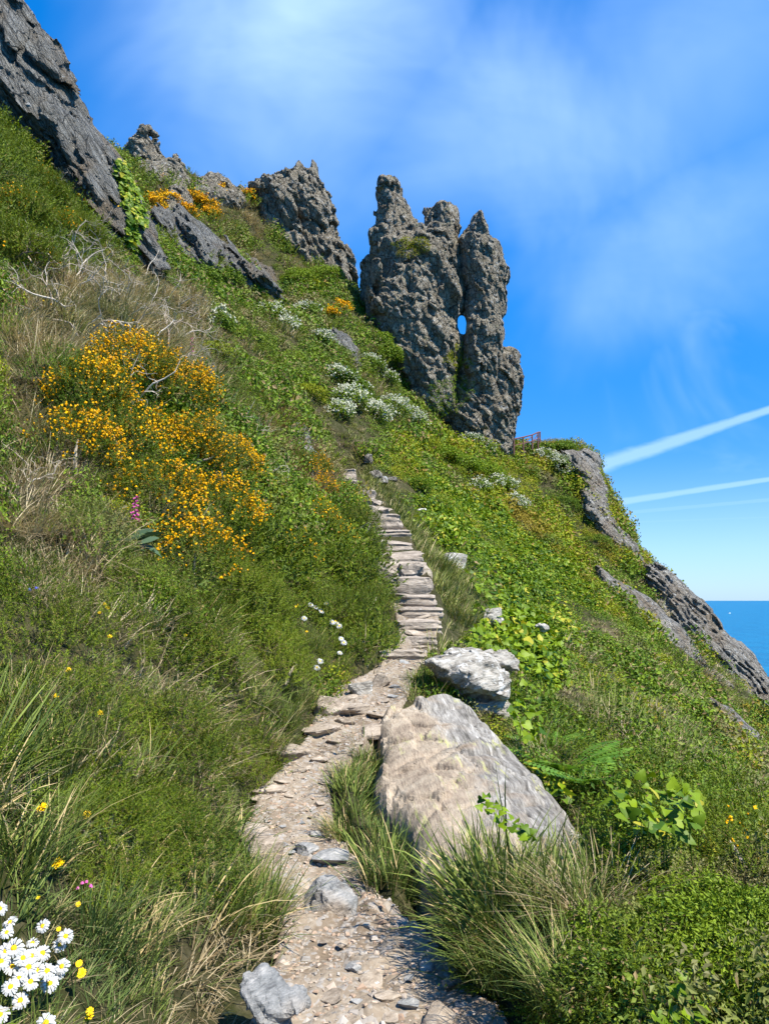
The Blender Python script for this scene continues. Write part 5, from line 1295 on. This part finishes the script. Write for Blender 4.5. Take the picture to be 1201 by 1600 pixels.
# bare grey branches
def dead_shrub(px, py, nb, L, label, seed, spread=1.0, rad=.016):
    g = np.random.default_rng(seed); h = hit(px, py); root = empty('bare_shrub', h); tag(root, label, 'bare shrub')
    for k in range(nb):
        b = np.array(h) + np.array([g.normal(0, .45) * spread, g.normal(0, .4) * spread, 0]); b[2] = g1(b[0], b[1]) - .02
        v, f, t = join(branch_mesh(b, (g.normal(.25, .8), g.normal(-.3, .6), g.uniform(.25, 1.0)), L * g.uniform(.7, 1.3), rad * g.uniform(.7, 1.3), g, 5, .33, 2, -.03)); under(link('branch', npmesh('branch', v, f, tint=t), MATS['dead_wood']), root)


dead_shrub(200, 490, 12, 1.15, 'wide tangle of bare grey branches under the rock ridge', 11, 1.5)
dead_shrub(270, 520, 10, .95, 'bare twiggy tangle behind the top of the huge gorse', 12, 1.2)
dead_shrub(130, 520, 9, .9, 'bleached bare branches left of the wide tangle', 13, 1.2)
dead_shrub(40, 400, 7, 1.0, 'crooked bare branches over the gorse thicket', 14, .9, .02)
dead_shrub(110, 330, 5, .9, 'thin bare sprays against the rock ridge', 15, .6, .012)
dead_shrub(250, 450, 11, 1.1, 'silvery bare sprays directly below the ivy strip', 18, 1.3, .013)
dead_shrub(160, 455, 11, 1.0, 'dense bare brush under the rounded gorse cushion', 19, 1.3, .012)
dead_shrub(310, 520, 8, .9, 'outermost bare twigs of the tangle beside the foxglove', 20, 1.0, .011)
dead_shrub(70, 500, 8, .8, 'bare bleached stems at the left of the dense brush', 21, 1.1, .011)
dead_shrub(410, 720, 6, .7, 'dead brown stems beside the pale broken rock', 16, .9, .010)
dead_shrub(60, 760, 6, .5, 'bleached stems in the dry grass left of the huge gorse', 17, .6, .007)


# large-leaved ivy, each leaf its own piece
LEAFM = []
for j in range(4):
    g = np.random.default_rng(j); v = HEART[0].copy(); v[:, 2] += .10 * np.sin(v[:, 1] * 3 + j) + g.normal(0, .015, len(v)); me = npmesh('leaf', v, HEART[1], True, tint=np.full(len(v), (.35, .6, .85, .1)[j])); me.materials.append(MATS['ivy']); LEAFM.append(me)
me = npmesh('leaf', HEART[0], HEART[1], True, tint=np.full(len(HEART[0]), 1.2)); me.materials.append(MATS['ivy']); LEAFM.append(me)


def leaf_plant(name, poly, n, size, label, cat, seed, hgt=.18, hmin=.25, weights=(.27, .27, .27, .15, .04), face=(0.2, -.35, .8), stalks=True):
    g = np.random.default_rng(seed); poly = np.array(poly, float); c = poly.mean(0); b = hit(*c); root = empty(name, b); tag(root, label, cat); k = 0
    stems = []
    while k < n:
        x = g.uniform(poly[:, 0].min(), poly[:, 0].max()); y = g.uniform(poly[:, 1].min(), poly[:, 1].max())
        if poly_sd(poly, np.array([x]), np.array([y]))[0] < 0: continue
        p = above(x, y, hgt * g.uniform(hmin, 1.15)); N = np.array([face]) + g.normal(0, .38, (1, 3)); s = size * g.uniform(.65, 1.25)
        M = frames(N, np.array([g.uniform(0, 6.3)]), np.array([s]))[0]; o = link('leaf', LEAFM[g.choice(5, p=weights)], None, root)
        o.matrix_world = Matrix.Translation(Vector(p)) @ Matrix(M.tolist()).to_4x4(); o.parent = root; o.matrix_parent_inverse = Matrix.Translation(root.location).inverted(); k += 1
        if k % 3 == 0:
            gz = g1(p[0], p[1]); v, f = tube(walk((p[0] + g.normal(0, .03), p[1] + .03, gz - .02), (p - np.array([p[0], p[1] + .03, gz - .02])), p[2] - gz + .02, 4, .08, g), np.linspace(.004, .002, 5), 4); stems.append((v, f, .3))
    if stalks: v, f, t = join(stems); under(tag(link('stems', npmesh('stems', v, f, tint=t), MATS['shrub_leaf']), kind='stuff'), root)


leaf_plant('ivy_plant', [(945, 1215), (985, 1190), (1040, 1205), (1095, 1235), (1100, 1290), (1060, 1310), (1000, 1300), (950, 1275)], 230, .060, 'large-leaved glossy ivy clump on the near right bank', 'ivy', 21, .30)
leaf_plant('ivy_plant', [(790, 1075), (830, 1060), (852, 1100), (838, 1165), (812, 1160), (800, 1120)], 90, .085, 'trailing dark green ivy beside the perched boulder', 'ivy', 22, .42, .4)
leaf_plant('ivy_plant', [(815, 1185), (850, 1190), (890, 1240), (885, 1255), (850, 1235)], 48, .06, 'yellow-green ivy along the seaward edge of the big slab', 'ivy', 23, .30, .5, (.1, .1, .4, .1, .3))
leaf_plant('ivy_plant', [(735, 1245), (760, 1240), (800, 1275), (838, 1300), (830, 1315), (790, 1295), (750, 1265)], 55, .032, 'small ivy creeping in a crack of the big slab', 'ivy', 24, .42, .8, (.4, .3, .1, .2, .0), stalks=False)
leaf_plant('ivy_plant', [(725, 990), (760, 965), (830, 960), (880, 1000), (890, 1060), (820, 1050), (790, 1020), (740, 1010)], 280, .105, 'bright ivy mass hanging above the perched boulder', 'ivy', 25, .42, .4, (.2, .25, .38, .05, .12))
leaf_plant('ivy_plant', [(720, 885), (780, 865), (830, 880), (850, 930), (800, 940), (750, 930)], 260, .115, 'glossy ivy mound at the top of the grass verge', 'ivy', 26, .45, .4, (.25, .3, .33, .07, .05))
leaf_plant('ivy_plant', [(850, 900), (880, 930), (905, 980), (890, 1000), (860, 960)], 110, .13, 'yellowing ivy on the seaward side of the glossy mound', 'ivy', 27, .36, .4, (.1, .2, .3, .0, .4))
leaf_plant('bramble_plant', [(1010, 1560), (1060, 1520), (1100, 1560), (1100, 1600), (1020, 1600)], 40, .035, 'little toothed-leaf plant low in the right-hand scrub', 'plant', 28, .2, .4, (.5, .3, .1, .1, 0))


# fern
def fern(px, py, nf, L, label, seed):
    g = np.random.default_rng(seed); h = np.array(hit(px, py)); root = empty('fern', h); tag(root, label, 'fern')
    for k in range(nf):
        az = g.uniform(0, 6.283); d = np.array([math.cos(az) * .75, math.sin(az) * .75, 1.0]); d /= np.linalg.norm(d); l = L * g.uniform(.7, 1.15); parts = []
        n = 17; t = np.linspace(0, 1, n + 1); pts = h + np.outer(t, d) * l + np.outer(t ** 2, np.array([d[0], d[1], -1.0])) * l * .35
        v, f = tube(pts, np.linspace(.004, .001, n + 1), 4); parts.append((v, f[:, [0, 1, 2]], .6)); parts.append((v, f[:, [0, 2, 3]], .6))
        tan = np.gradient(pts, axis=0); tan /= np.linalg.norm(tan, axis=1, keepdims=True); sd_ = np.cross(tan, np.array([0, 0, 1.0])); sd_ /= np.linalg.norm(sd_, axis=1, keepdims=True) + 1e-9
        for i in range(2, n + 1):
            w_ = l * .24 * math.sin(math.pi * min(1, (1 - t[i]) * 1.15 + .06)) ** .8
            for sg in (-1, 1):
                a = sd_[i] * sg; tip = pts[i] + a * w_ + tan[i] * w_ * .35 - np.array([0, 0, w_ * .15]); ww = l / n * .5
                m_ = pts[i] + (tip - pts[i]) * .4; vv = np.array([pts[i], m_ + tan[i] * ww, tip, m_ - tan[i] * ww]); parts.append((vv, np.array([(0, 1, 2), (0, 2, 3)]), g.uniform(.2, .9)))
        v, f, tt_ = join(parts); under(link('frond', npmesh('frond', v, f, tint=tt_), MATS['fern_leaf']), root)


fern(880, 1225, 14, .62, 'bright green fern between the big slab and the ivy clump', 31)
fern(925, 1250, 12, .55, 'second fern closer to the ivy clump', 32)
fern(850, 1185, 9, .5, 'small fern just below the perched boulder', 33)

# tussocks: separate clumps of long grass
def tussock(px, py, nb, L, label, seed, mat='grass', wid=.005, r=.12, lean=.5, droop=.7, straw=.18):
    h = hit(px, py); v, f, t = grass_proto(nb, L, r, wid, lean, droop, straw, seed, 5)
    o = link('grass_tussock', npmesh('grass_tussock', v, f, tint=t), MATS[mat]); o.location = h; tag(o, label, 'grass tussock')


TUS = [(395, 1440, 420, .34, 'lush blue-green tussock overhanging the path opposite the standing rock', .13), (350, 1400, 320, .32, 'grass tussock behind the lush overhanging one', .13), (440, 1130, 420, .34, 'thick tussock draped over the left edge where the path narrows', .16), (470, 1100, 380, .32, 'tussock next to the weathered pale rock at the bend', .14),
       (420, 1180, 360, .30, 'straw-flecked tussock below the draped one on the left edge', .14), (60, 1200, 420, .42, 'long-bladed tussock beside the two yellow hawkweeds', .16), (250, 1120, 360, .36, 'leaning tussock on the left bank under the green tongue', .16),
       (540, 1300, 300, .17, 'dense straw-tipped turf between path and big slab', .13), (600, 1370, 330, .20, 'turf clump overhanging the shaded bank', .13), (660, 1430, 380, .24, 'dark-edged tussock where the bank juts over the path', .14), (545, 1210, 300, .18, 'short dry turf strip against the left side of the slab', .12), (560, 1160, 240, .15, 'thin turf at the upper tip of the slab strip', .1),
       (760, 1470, 420, .26, 'tall tussock at the foot of the big slab', .14), (890, 1440, 420, .30, 'tall dark tussock with upright stems beside the slab corner', .14), (800, 1530, 420, .30, 'broad tussock above the shaded bank', .16), (900, 1560, 420, .34, 'green tussock at the edge of the leafy scrub', .16),
       (150, 1130, 300, .36, 'long tussock between two green cushions on the left bank', .16), (320, 1160, 300, .34, 'tussock leaning over the rounded green cushion', .15), (20, 1130, 320, .42, 'coarse tussock low on the dry bank', .18), (300, 1330, 260, .30, 'fine tussock beside the low gorse cushion', .13), (40, 1330, 320, .36, 'arching tussock above the daisy patch', .16), (200, 1490, 240, .26, 'loose tussock at the edge of the dry turf', .13), (130, 1440, 220, .22, 'short tussock right of the daisies', .12), (480, 1010, 280, .34, 'tussock in front of the daisies at the bend', .18), (520, 1045, 260, .28, 'tussock hanging over the pale rock at the bend', .15),
       (650, 1065, 260, .22, 'grass tuft hugging the left side of the perched boulder', .12), (700, 960, 300, .34, 'dark tussock on the verge by the lowest steps', .2), (690, 905, 300, .34, 'verge tussock spilling over the middle steps', .2)]
for i, (x, y, nb, L, lab, r) in enumerate(TUS): tussock(x, y, nb, L, lab, 700 + i, r=r, straw=.35 if 'straw' in lab or 'dry' in lab else .14)
tussock(930, 1430, 260, .40, 'bleached straw tussock lying over the scrub beside the tall dark tussock', 730, 'dry_grass', .006, .12, .95, .8, .05)
tussock(60, 690, 320, .42, 'bleached hay-like tussock left of the huge gorse', 731, 'dry_grass', .007, .3, .9, .9, .05)
tussock(40, 830, 320, .42, 'dry tussock on the bank under the hay-like one', 732, 'dry_grass', .006, .28, .9, .9, .1)
for i, (x, y) in enumerate(((960, 1120), (1010, 1130), (1060, 1160), (920, 1090))): 
    tussock(x, y, 120, .75, ('tall wispy grass above the fern', 'tall wispy grass near the white-streaked rock', 'tall wispy grass right of the white-streaked rock', 'tall wispy grass behind the perched boulder')[i], 740 + i, 'far_grass', .009, .3, .45, .6, .3)


# ------------------------------------------------------------------ flowers
def dome(r, h, n=10, m=3):
    V = [(0, 0, h)]; F = []
    for j in range(1, m + 1):
        a = j / m * math.pi / 2
        for i in range(n): V.append((r * math.sin(a) * math.cos(i * 2 * math.pi / n), r * math.sin(a) * math.sin(i * 2 * math.pi / n), h * math.cos(a)))
    F3 = [(0, 1 + i, 1 + (i + 1) % n) for i in range(n)]
    for j in range(m - 1):
        for i in range(n): a = 1 + j * n + i; b = 1 + j * n + (i + 1) % n; F3 += [(a, a + n, b + n), (a, b + n, b)]
    return np.array(V), np.array(F3)


def petals(n, r0, r1, w_, g, droop=.1, rows=1):
    parts = []
    for k in range(n):
        a = k * 6.283 / n + g.normal(0, .08); c, s_ = math.cos(a), math.sin(a); l = r1 * g.uniform(.88, 1.06); dz = g.normal(0, .0025) + (0.002 if k % 2 else 0)
        pr = [(r0, -w_ * .3, 0), (r0 + (l - r0) * .55, -w_ * .55, .003), (l * .96, -w_ * .35, -droop * l), (l, 0, -droop * l * 1.1), (l * .96, w_ * .35, -droop * l), (r0 + (l - r0) * .55, w_ * .55, .003), (r0, w_ * .3, 0)]
        v = np.array([(x * c - y * s_, x * s_ + y * c, z + dz) for x, y, z in pr]); parts.append((v, np.array([(0, 1, 5), (0, 5, 6), (1, 2, 4), (1, 4, 5), (2, 3, 4)]), g.uniform(0, .9)))
    return join(parts)


m, t_, out_ = newmat('disc_yellow'); bsdf(t_, out_, (0.75, 0.42, 0.01, 1), 0.8, None, 0.2)
FL = {}
for kind, (np_, r0, r1, w_, pm) in {'daisy': (21, .009, .030, .0075, 'petal_white'), 'hawkweed': (26, .002, .019, .0055, 'petal_yellow')}.items():
    for j in range(3):
        g = np.random.default_rng(60 + j); v, f, t = petals(np_, r0, r1, w_, g, .12 if kind == 'daisy' else -.15)
        if kind == 'hawkweed':
            v2, f2, t2 = petals(16, .001, .012, .005, g, -.4); v, f, t = join([(v, f, t), (v2 + np.array([0, 0, .002]), f2, t2)])
        a = npmesh('petals', v, f, tint=t); a.materials.append(MATS[pm]); dv, df = dome(.0095 if kind == 'daisy' else .004, .006); b = npmesh('flower_disc', dv, df, True); b.materials.append(MATS['disc_yellow' if kind == 'daisy' else 'petal_yellow']); FL[(kind, j)] = (a, b)


def flower(kind, name, px, py, hgt, face, size, label, cat, group, seed):
    g = np.random.default_rng(seed); top = above(px, py, hgt); gz = g1(top[0], top[1]); root = empty(name, (top[0], top[1] + .02, gz)); tag(root, label, cat, group)
    base_ = np.array([top[0] + g.normal(0, .02), top[1] + .02, gz - .02]); n = np.array(face) + g.normal(0, .14, 3); n /= np.linalg.norm(n)
    tt = np.linspace(0, 1, 7)[:, None]; mid = (base_ + top) / 2 + np.array([g.normal(0, .015), .01, .01]); pts = base_ * (1 - tt) ** 2 + 2 * mid * tt * (1 - tt) + (top - n * .004) * tt ** 2
    v, f = tube(pts, np.full(7, .0018), 5); under(link('stalk', npmesh('stalk', v, f, tint=np.full(len(v), .4)), MATS['grass']), root)
    M = frames(n[None], np.array([g.uniform(0, 6.3)]), np.array([size * g.uniform(.88, 1.1)]))[0]; a, b = FL[(kind, g.integers(0, 3))]; mw = Matrix.Translation(Vector(top)) @ Matrix(M.tolist()).to_4x4()
    o = link('flower_head', b); o.parent = root; o.matrix_parent_inverse = Matrix.Translation(root.location).inverted(); o.matrix_basis = mw
    link('petals', a, None, o)


DA = [(0, 1420), (16, 1441), (11, 1457), (67, 1447), (51, 1473), (94, 1476), (103, 1463), (22, 1481), (10, 1486), (67, 1489), (49, 1494), (2, 1502), (20, 1510), (45, 1511), (59, 1516), (30, 1528), (92, 1521), (74, 1517), (48, 1534), (78, 1537), (17, 1542), (32, 1563), (0, 1586), (72, 1598), (97, 1510), (36, 1497)]
for i, (x, y) in enumerate(DA): flower('daisy', 'oxeye_daisy', x, y, random.uniform(.13, .22), (.25 + random.uniform(-.3, .3), -.62, .72), random.uniform(.7, .92), 'white oxeye daisy with yellow centre in the dense patch on the left bank', 'daisy', 'oxeye daisies in a dense patch on the left bank', 800 + i)
for i, (x, y) in enumerate(((486, 945), (493, 949), (502, 955), (510, 943), (527, 974), (530, 978), (519, 972), (533, 998), (500, 1033), (495, 1043), (537, 1004), (531, 1020), (475, 966))):
    flower('daisy', 'oxeye_daisy', x, y, .22, (.3, -.6, .7), 1.25, 'small far white daisy in the grass beside the deep green gorse mound', 'daisy', 'daisies beside the gorse mound where the path bends', 830 + i)
for i, (x, y, s_, lab) in enumerate(((67, 1263, 1.0, 'yellow hawkweed in the long-bladed tussock'), (136, 1274, 1.0, 'yellow hawkweed right of the long-bladed tussock'), (92, 1349, 1.15, 'yellow hawkweed alone above the daisy patch'), (127, 1521, .75, 'yellow hawkweed just right of the daisy patch'), (124, 1506, .55, 'closing yellow hawkweed above the one right of the daisies'),
                                     (140, 1588, .75, 'yellow hawkweed below the daisy patch near the dry turf'), (141, 1580, .6, 'half hidden yellow hawkweed beside the lowest one'), (60, 1402, .5, 'tiny yellow bud over the daisy patch'), (123, 1413, .5, 'tiny yellow flower in bare litter above the daisies'), (92, 1452, .45, 'tiny yellow flower between two daisies'))):
    flower('hawkweed', 'hawkweed', x, y, random.uniform(.10, .18), (.2, -.62, .72), s_, lab, 'flower', None, 850 + i)
for i, (x, y) in enumerate(((163, 944), (168, 950), (172, 995), (156, 958), (107, 1047), (88, 1088), (157, 1114), (290, 993), (315, 994), (462, 948), (479, 987), (524, 971), (68, 470), (80, 476), (464, 945))):
    flower('hawkweed', 'hawkweed', x, y, .2, (.25, -.6, .7), .8, 'small distant yellow flower scattered through the left bank grass', 'flower', 'small yellow flowers scattered through the left bank', 870 + i)


def spike(px, py, L, label, seed, mat='petal_pink'):
    g = np.random.default_rng(seed); h = np.array(above(px, py, .35)); b = h.copy(); b[2] = g1(h[0], h[1]); root = empty('foxglove', b); tag(root, label, 'foxglove'); top = h + np.array([0, 0, L * .5])
    v, f = tube([b - np.array([0, 0, .03]), h, top], [.006, .005, .002]); under(link('stalk', npmesh('stalk', v, f, tint=np.full(len(v), .5)), MATS['shrub_leaf']), root)
    for k in range(14):
        t = k / 14; a = k * 2.4; d = np.array([math.cos(a), math.sin(a) - .3, -.5]); p = h + (top - h) * (t * 1.9 - .9); l = .045 * (1 - .6 * t)
        v, f = tube([p, p + d * l * .5, p + d * l], [.006, .012 * (1 - .5 * t), .015 * (1 - .5 * t)], 6); under(link('bell', npmesh('bell', v, f, tint=np.full(len(v), g.uniform(.1, .8))), MATS[mat]), root)
    return root


spike(300, 540, .35, 'purple foxglove spike beside the dark rock', 901); fg = spike(212, 792, .22, 'foxglove with big grey-green basal leaves in the hollow of the huge gorse', 902)
g = np.random.default_rng(77); hb = np.array(above(200, 850, .12))
lv = np.array([(0, 0, 0), (-.14, .25, .06), (-.2, .55, .08), (-.1, .85, .0), (0, 1, -.1), (.1, .85, 0), (.2, .55, .08), (.14, .25, .06), (0, .5, 0)]); lf = np.array([(8, 0, 7), (8, 7, 6), (8, 6, 5), (8, 5, 4), (8, 4, 3), (8, 3, 2), (8, 2, 1), (8, 1, 0)])
fm = npmesh('leaf', lv, lf, True, tint=np.full(9, .5)); fm.materials.append(MATS['foxglove_leaf'])
for k in range(16):
    a = g.uniform(0, 6.283); N = np.array([[math.cos(a) * .5, math.sin(a) * .5 - .4, .8]]) + g.normal(0, .2, (1, 3)); M = frames(N, np.array([g.uniform(0, 6.3)]), np.array([.26 * g.uniform(.7, 1.2)]))[0]; o = link('leaf', fm); o.parent = fg; o.matrix_parent_inverse = Matrix.Translation(fg.location).inverted()
    o.matrix_basis = Matrix.Translation(Vector(hb + g.normal(0, .06, 3))) @ Matrix(M.tolist()).to_4x4()


def thrift(px, py, n, label, seed, mat, r=.12, s_=.018):
    g = np.random.default_rng(seed); h = np.array(above(px, py, .12)); b = h.copy(); b[2] = g1(h[0], h[1]); root = empty('flower_tuft', b); tag(root, label, 'flower')
    dv, df = dome(s_, s_ * 1.2, 7, 2)
    for k in range(n):
        p = h + g.normal(0, r * .5, 3) * np.array([1, 1, .5]); q = npmesh('flower_head', dv, df, True, tint=np.full(len(dv), g.uniform(.2, .9))); o = under(link('flower_head', q, MATS[mat]), root); o.matrix_basis = Matrix.Translation(Vector(p))
        v, f = tube([(p[0], p[1], g1(p[0], p[1]) - .02), p], [.002, .002], 4); under(link('stalk', npmesh('stalk', v, f, tint=np.full(len(v), .3)), MATS['grass']), root)


thrift(455, 646, 14, 'pink thrift flowers beside the pale broken rock', 911, 'petal_pink', .22, .03)
thrift(48, 921, 2, 'tiny blue flower in the dry bank grass', 912, 'petal_blue', .03, .014)
thrift(137, 1385, 5, 'small reddish flower tuft below the low gorse cushion', 913, 'petal_pink', .03, .007)

# ------------------------------------------------------------------ railing by the stack
m, t_, out_ = newmat('rusty_iron'); pn_ = t_.new('ShaderNodeNewGeometry').outputs['Position']; bsdf(t_, out_, t_.mix(t_.noise(pn_, 9, 4), (0.09, 0.04, 0.035, 1), (0.17, 0.08, 0.07, 1)), 0.8, None, 0.3, Metallic=0.2)
YR = 42.9; rail = empty('railing', P(817, 703, YR)); tag(rail, 'rusty iron railing with posts and diagonal braces at the right foot of the stack', 'railing')
def rbar(nm, a, b, r=.045):
    v, f = tube([a, (np.array(a) + np.array(b)) / 2, b], [r, r, r], 6); under(link(nm, npmesh(nm, v, f, True), MATS['rusty_iron']), rail)
pst = [(802.5, 686, 714, YR), (817, 683, 706, YR + .5), (831, 679.5, 703, YR + 1.0), (840, 675.5, 701, YR + 1.6), (843, 675, 700, YR + 2.4)]
for x, yt, yb, Y in pst: rbar('post', P(x, yt, Y), P(x, yb, Y), .05)
for i in range(4):
    (x0, t0, b0, y0), (x1, t1, b1, y1) = pst[i], pst[i + 1]
    rbar('top_rail', P(x0, t0, y0), P(x1, t1, y1)); rbar('lower_rail', P(x0, t0 + 10.5, y0), P(x1, t1 + 9.5, y1), .028)
for i in (1, 2): rbar('brace', P(pst[i][0], pst[i][1] + 12, pst[i][3]), P(pst[i + 1][0], pst[i + 1][1] + 2, pst[i + 1][3]), .028)

# ------------------------------------------------------------------ a boat far out on the water
def boat():
    a, dy, dz = ray(1139, 958.5); t = (SEA - EYE) / dz; x, y = a * t, dy * t; root = empty('motor_boat', (x, y, SEA)); root.rotation_euler = (0, 0, 0.15); tag(root, 'tiny white motor boat out on the blue sea', 'boat')
    m, tr, out = newmat('boat_white'); bsdf(tr, out, (0.8, 0.8, 0.78, 1), 0.4); m2, tr, out = newmat('boat_glass'); bsdf(tr, out, (0.03, 0.04, 0.05, 1), 0.1, None, .5)
    L, B, H = 11.0, 3.4, 1.9; st_ = np.linspace(-1, 1, 9); V = []; F = []
    for s_ in st_:
        w_ = B / 2 * (1 - max(0, s_) ** 2.2) ** .7 * (0.92 if s_ < 0 else 1); hgt = H * (1 + .25 * max(0, s_)); V += [(s_ * L / 2, -w_, hgt), (s_ * L / 2, -w_ * .7, 0), (s_ * L / 2, 0, -.4), (s_ * L / 2, w_ * .7, 0), (s_ * L / 2, w_, hgt)]
    for i in range(8):
        for j in range(4): F.append((i * 5 + j, (i + 1) * 5 + j, (i + 1) * 5 + j + 1, i * 5 + j + 1))
        F.append((i * 5 + 4, (i + 1) * 5 + 4, (i + 1) * 5, i * 5))
    link('hull', npmesh('hull', V, np.array(F)), m, root)
    def hexa(nm, x0, x1, w0, z0, z1, ins, mat): 
        v = [(x0, -w0, z0), (x1, -w0, z0), (x1, w0, z0), (x0, w0, z0), (x0 + ins * .4, -w0 + .2, z1), (x1 - ins, -w0 + .2, z1), (x1 - ins, w0 - .2, z1), (x0 + ins * .4, w0 - .2, z1)]
        link(nm, npmesh(nm, v, np.array([(3, 2, 1, 0), (4, 5, 6, 7), (0, 1, 5, 4), (1, 2, 6, 5), (2, 3, 7, 6), (3, 0, 4, 7)])), mat, root)
    hexa('cabin', -1.8, 2.6, 1.3, 1.85, 3.1, .9, m); hexa('windscreen', .2, 2.2, 1.15, 3.12, 3.6, .8, m2); hexa('hardtop', -1.6, 1.4, 1.2, 3.62, 3.8, .2, m)


boat()
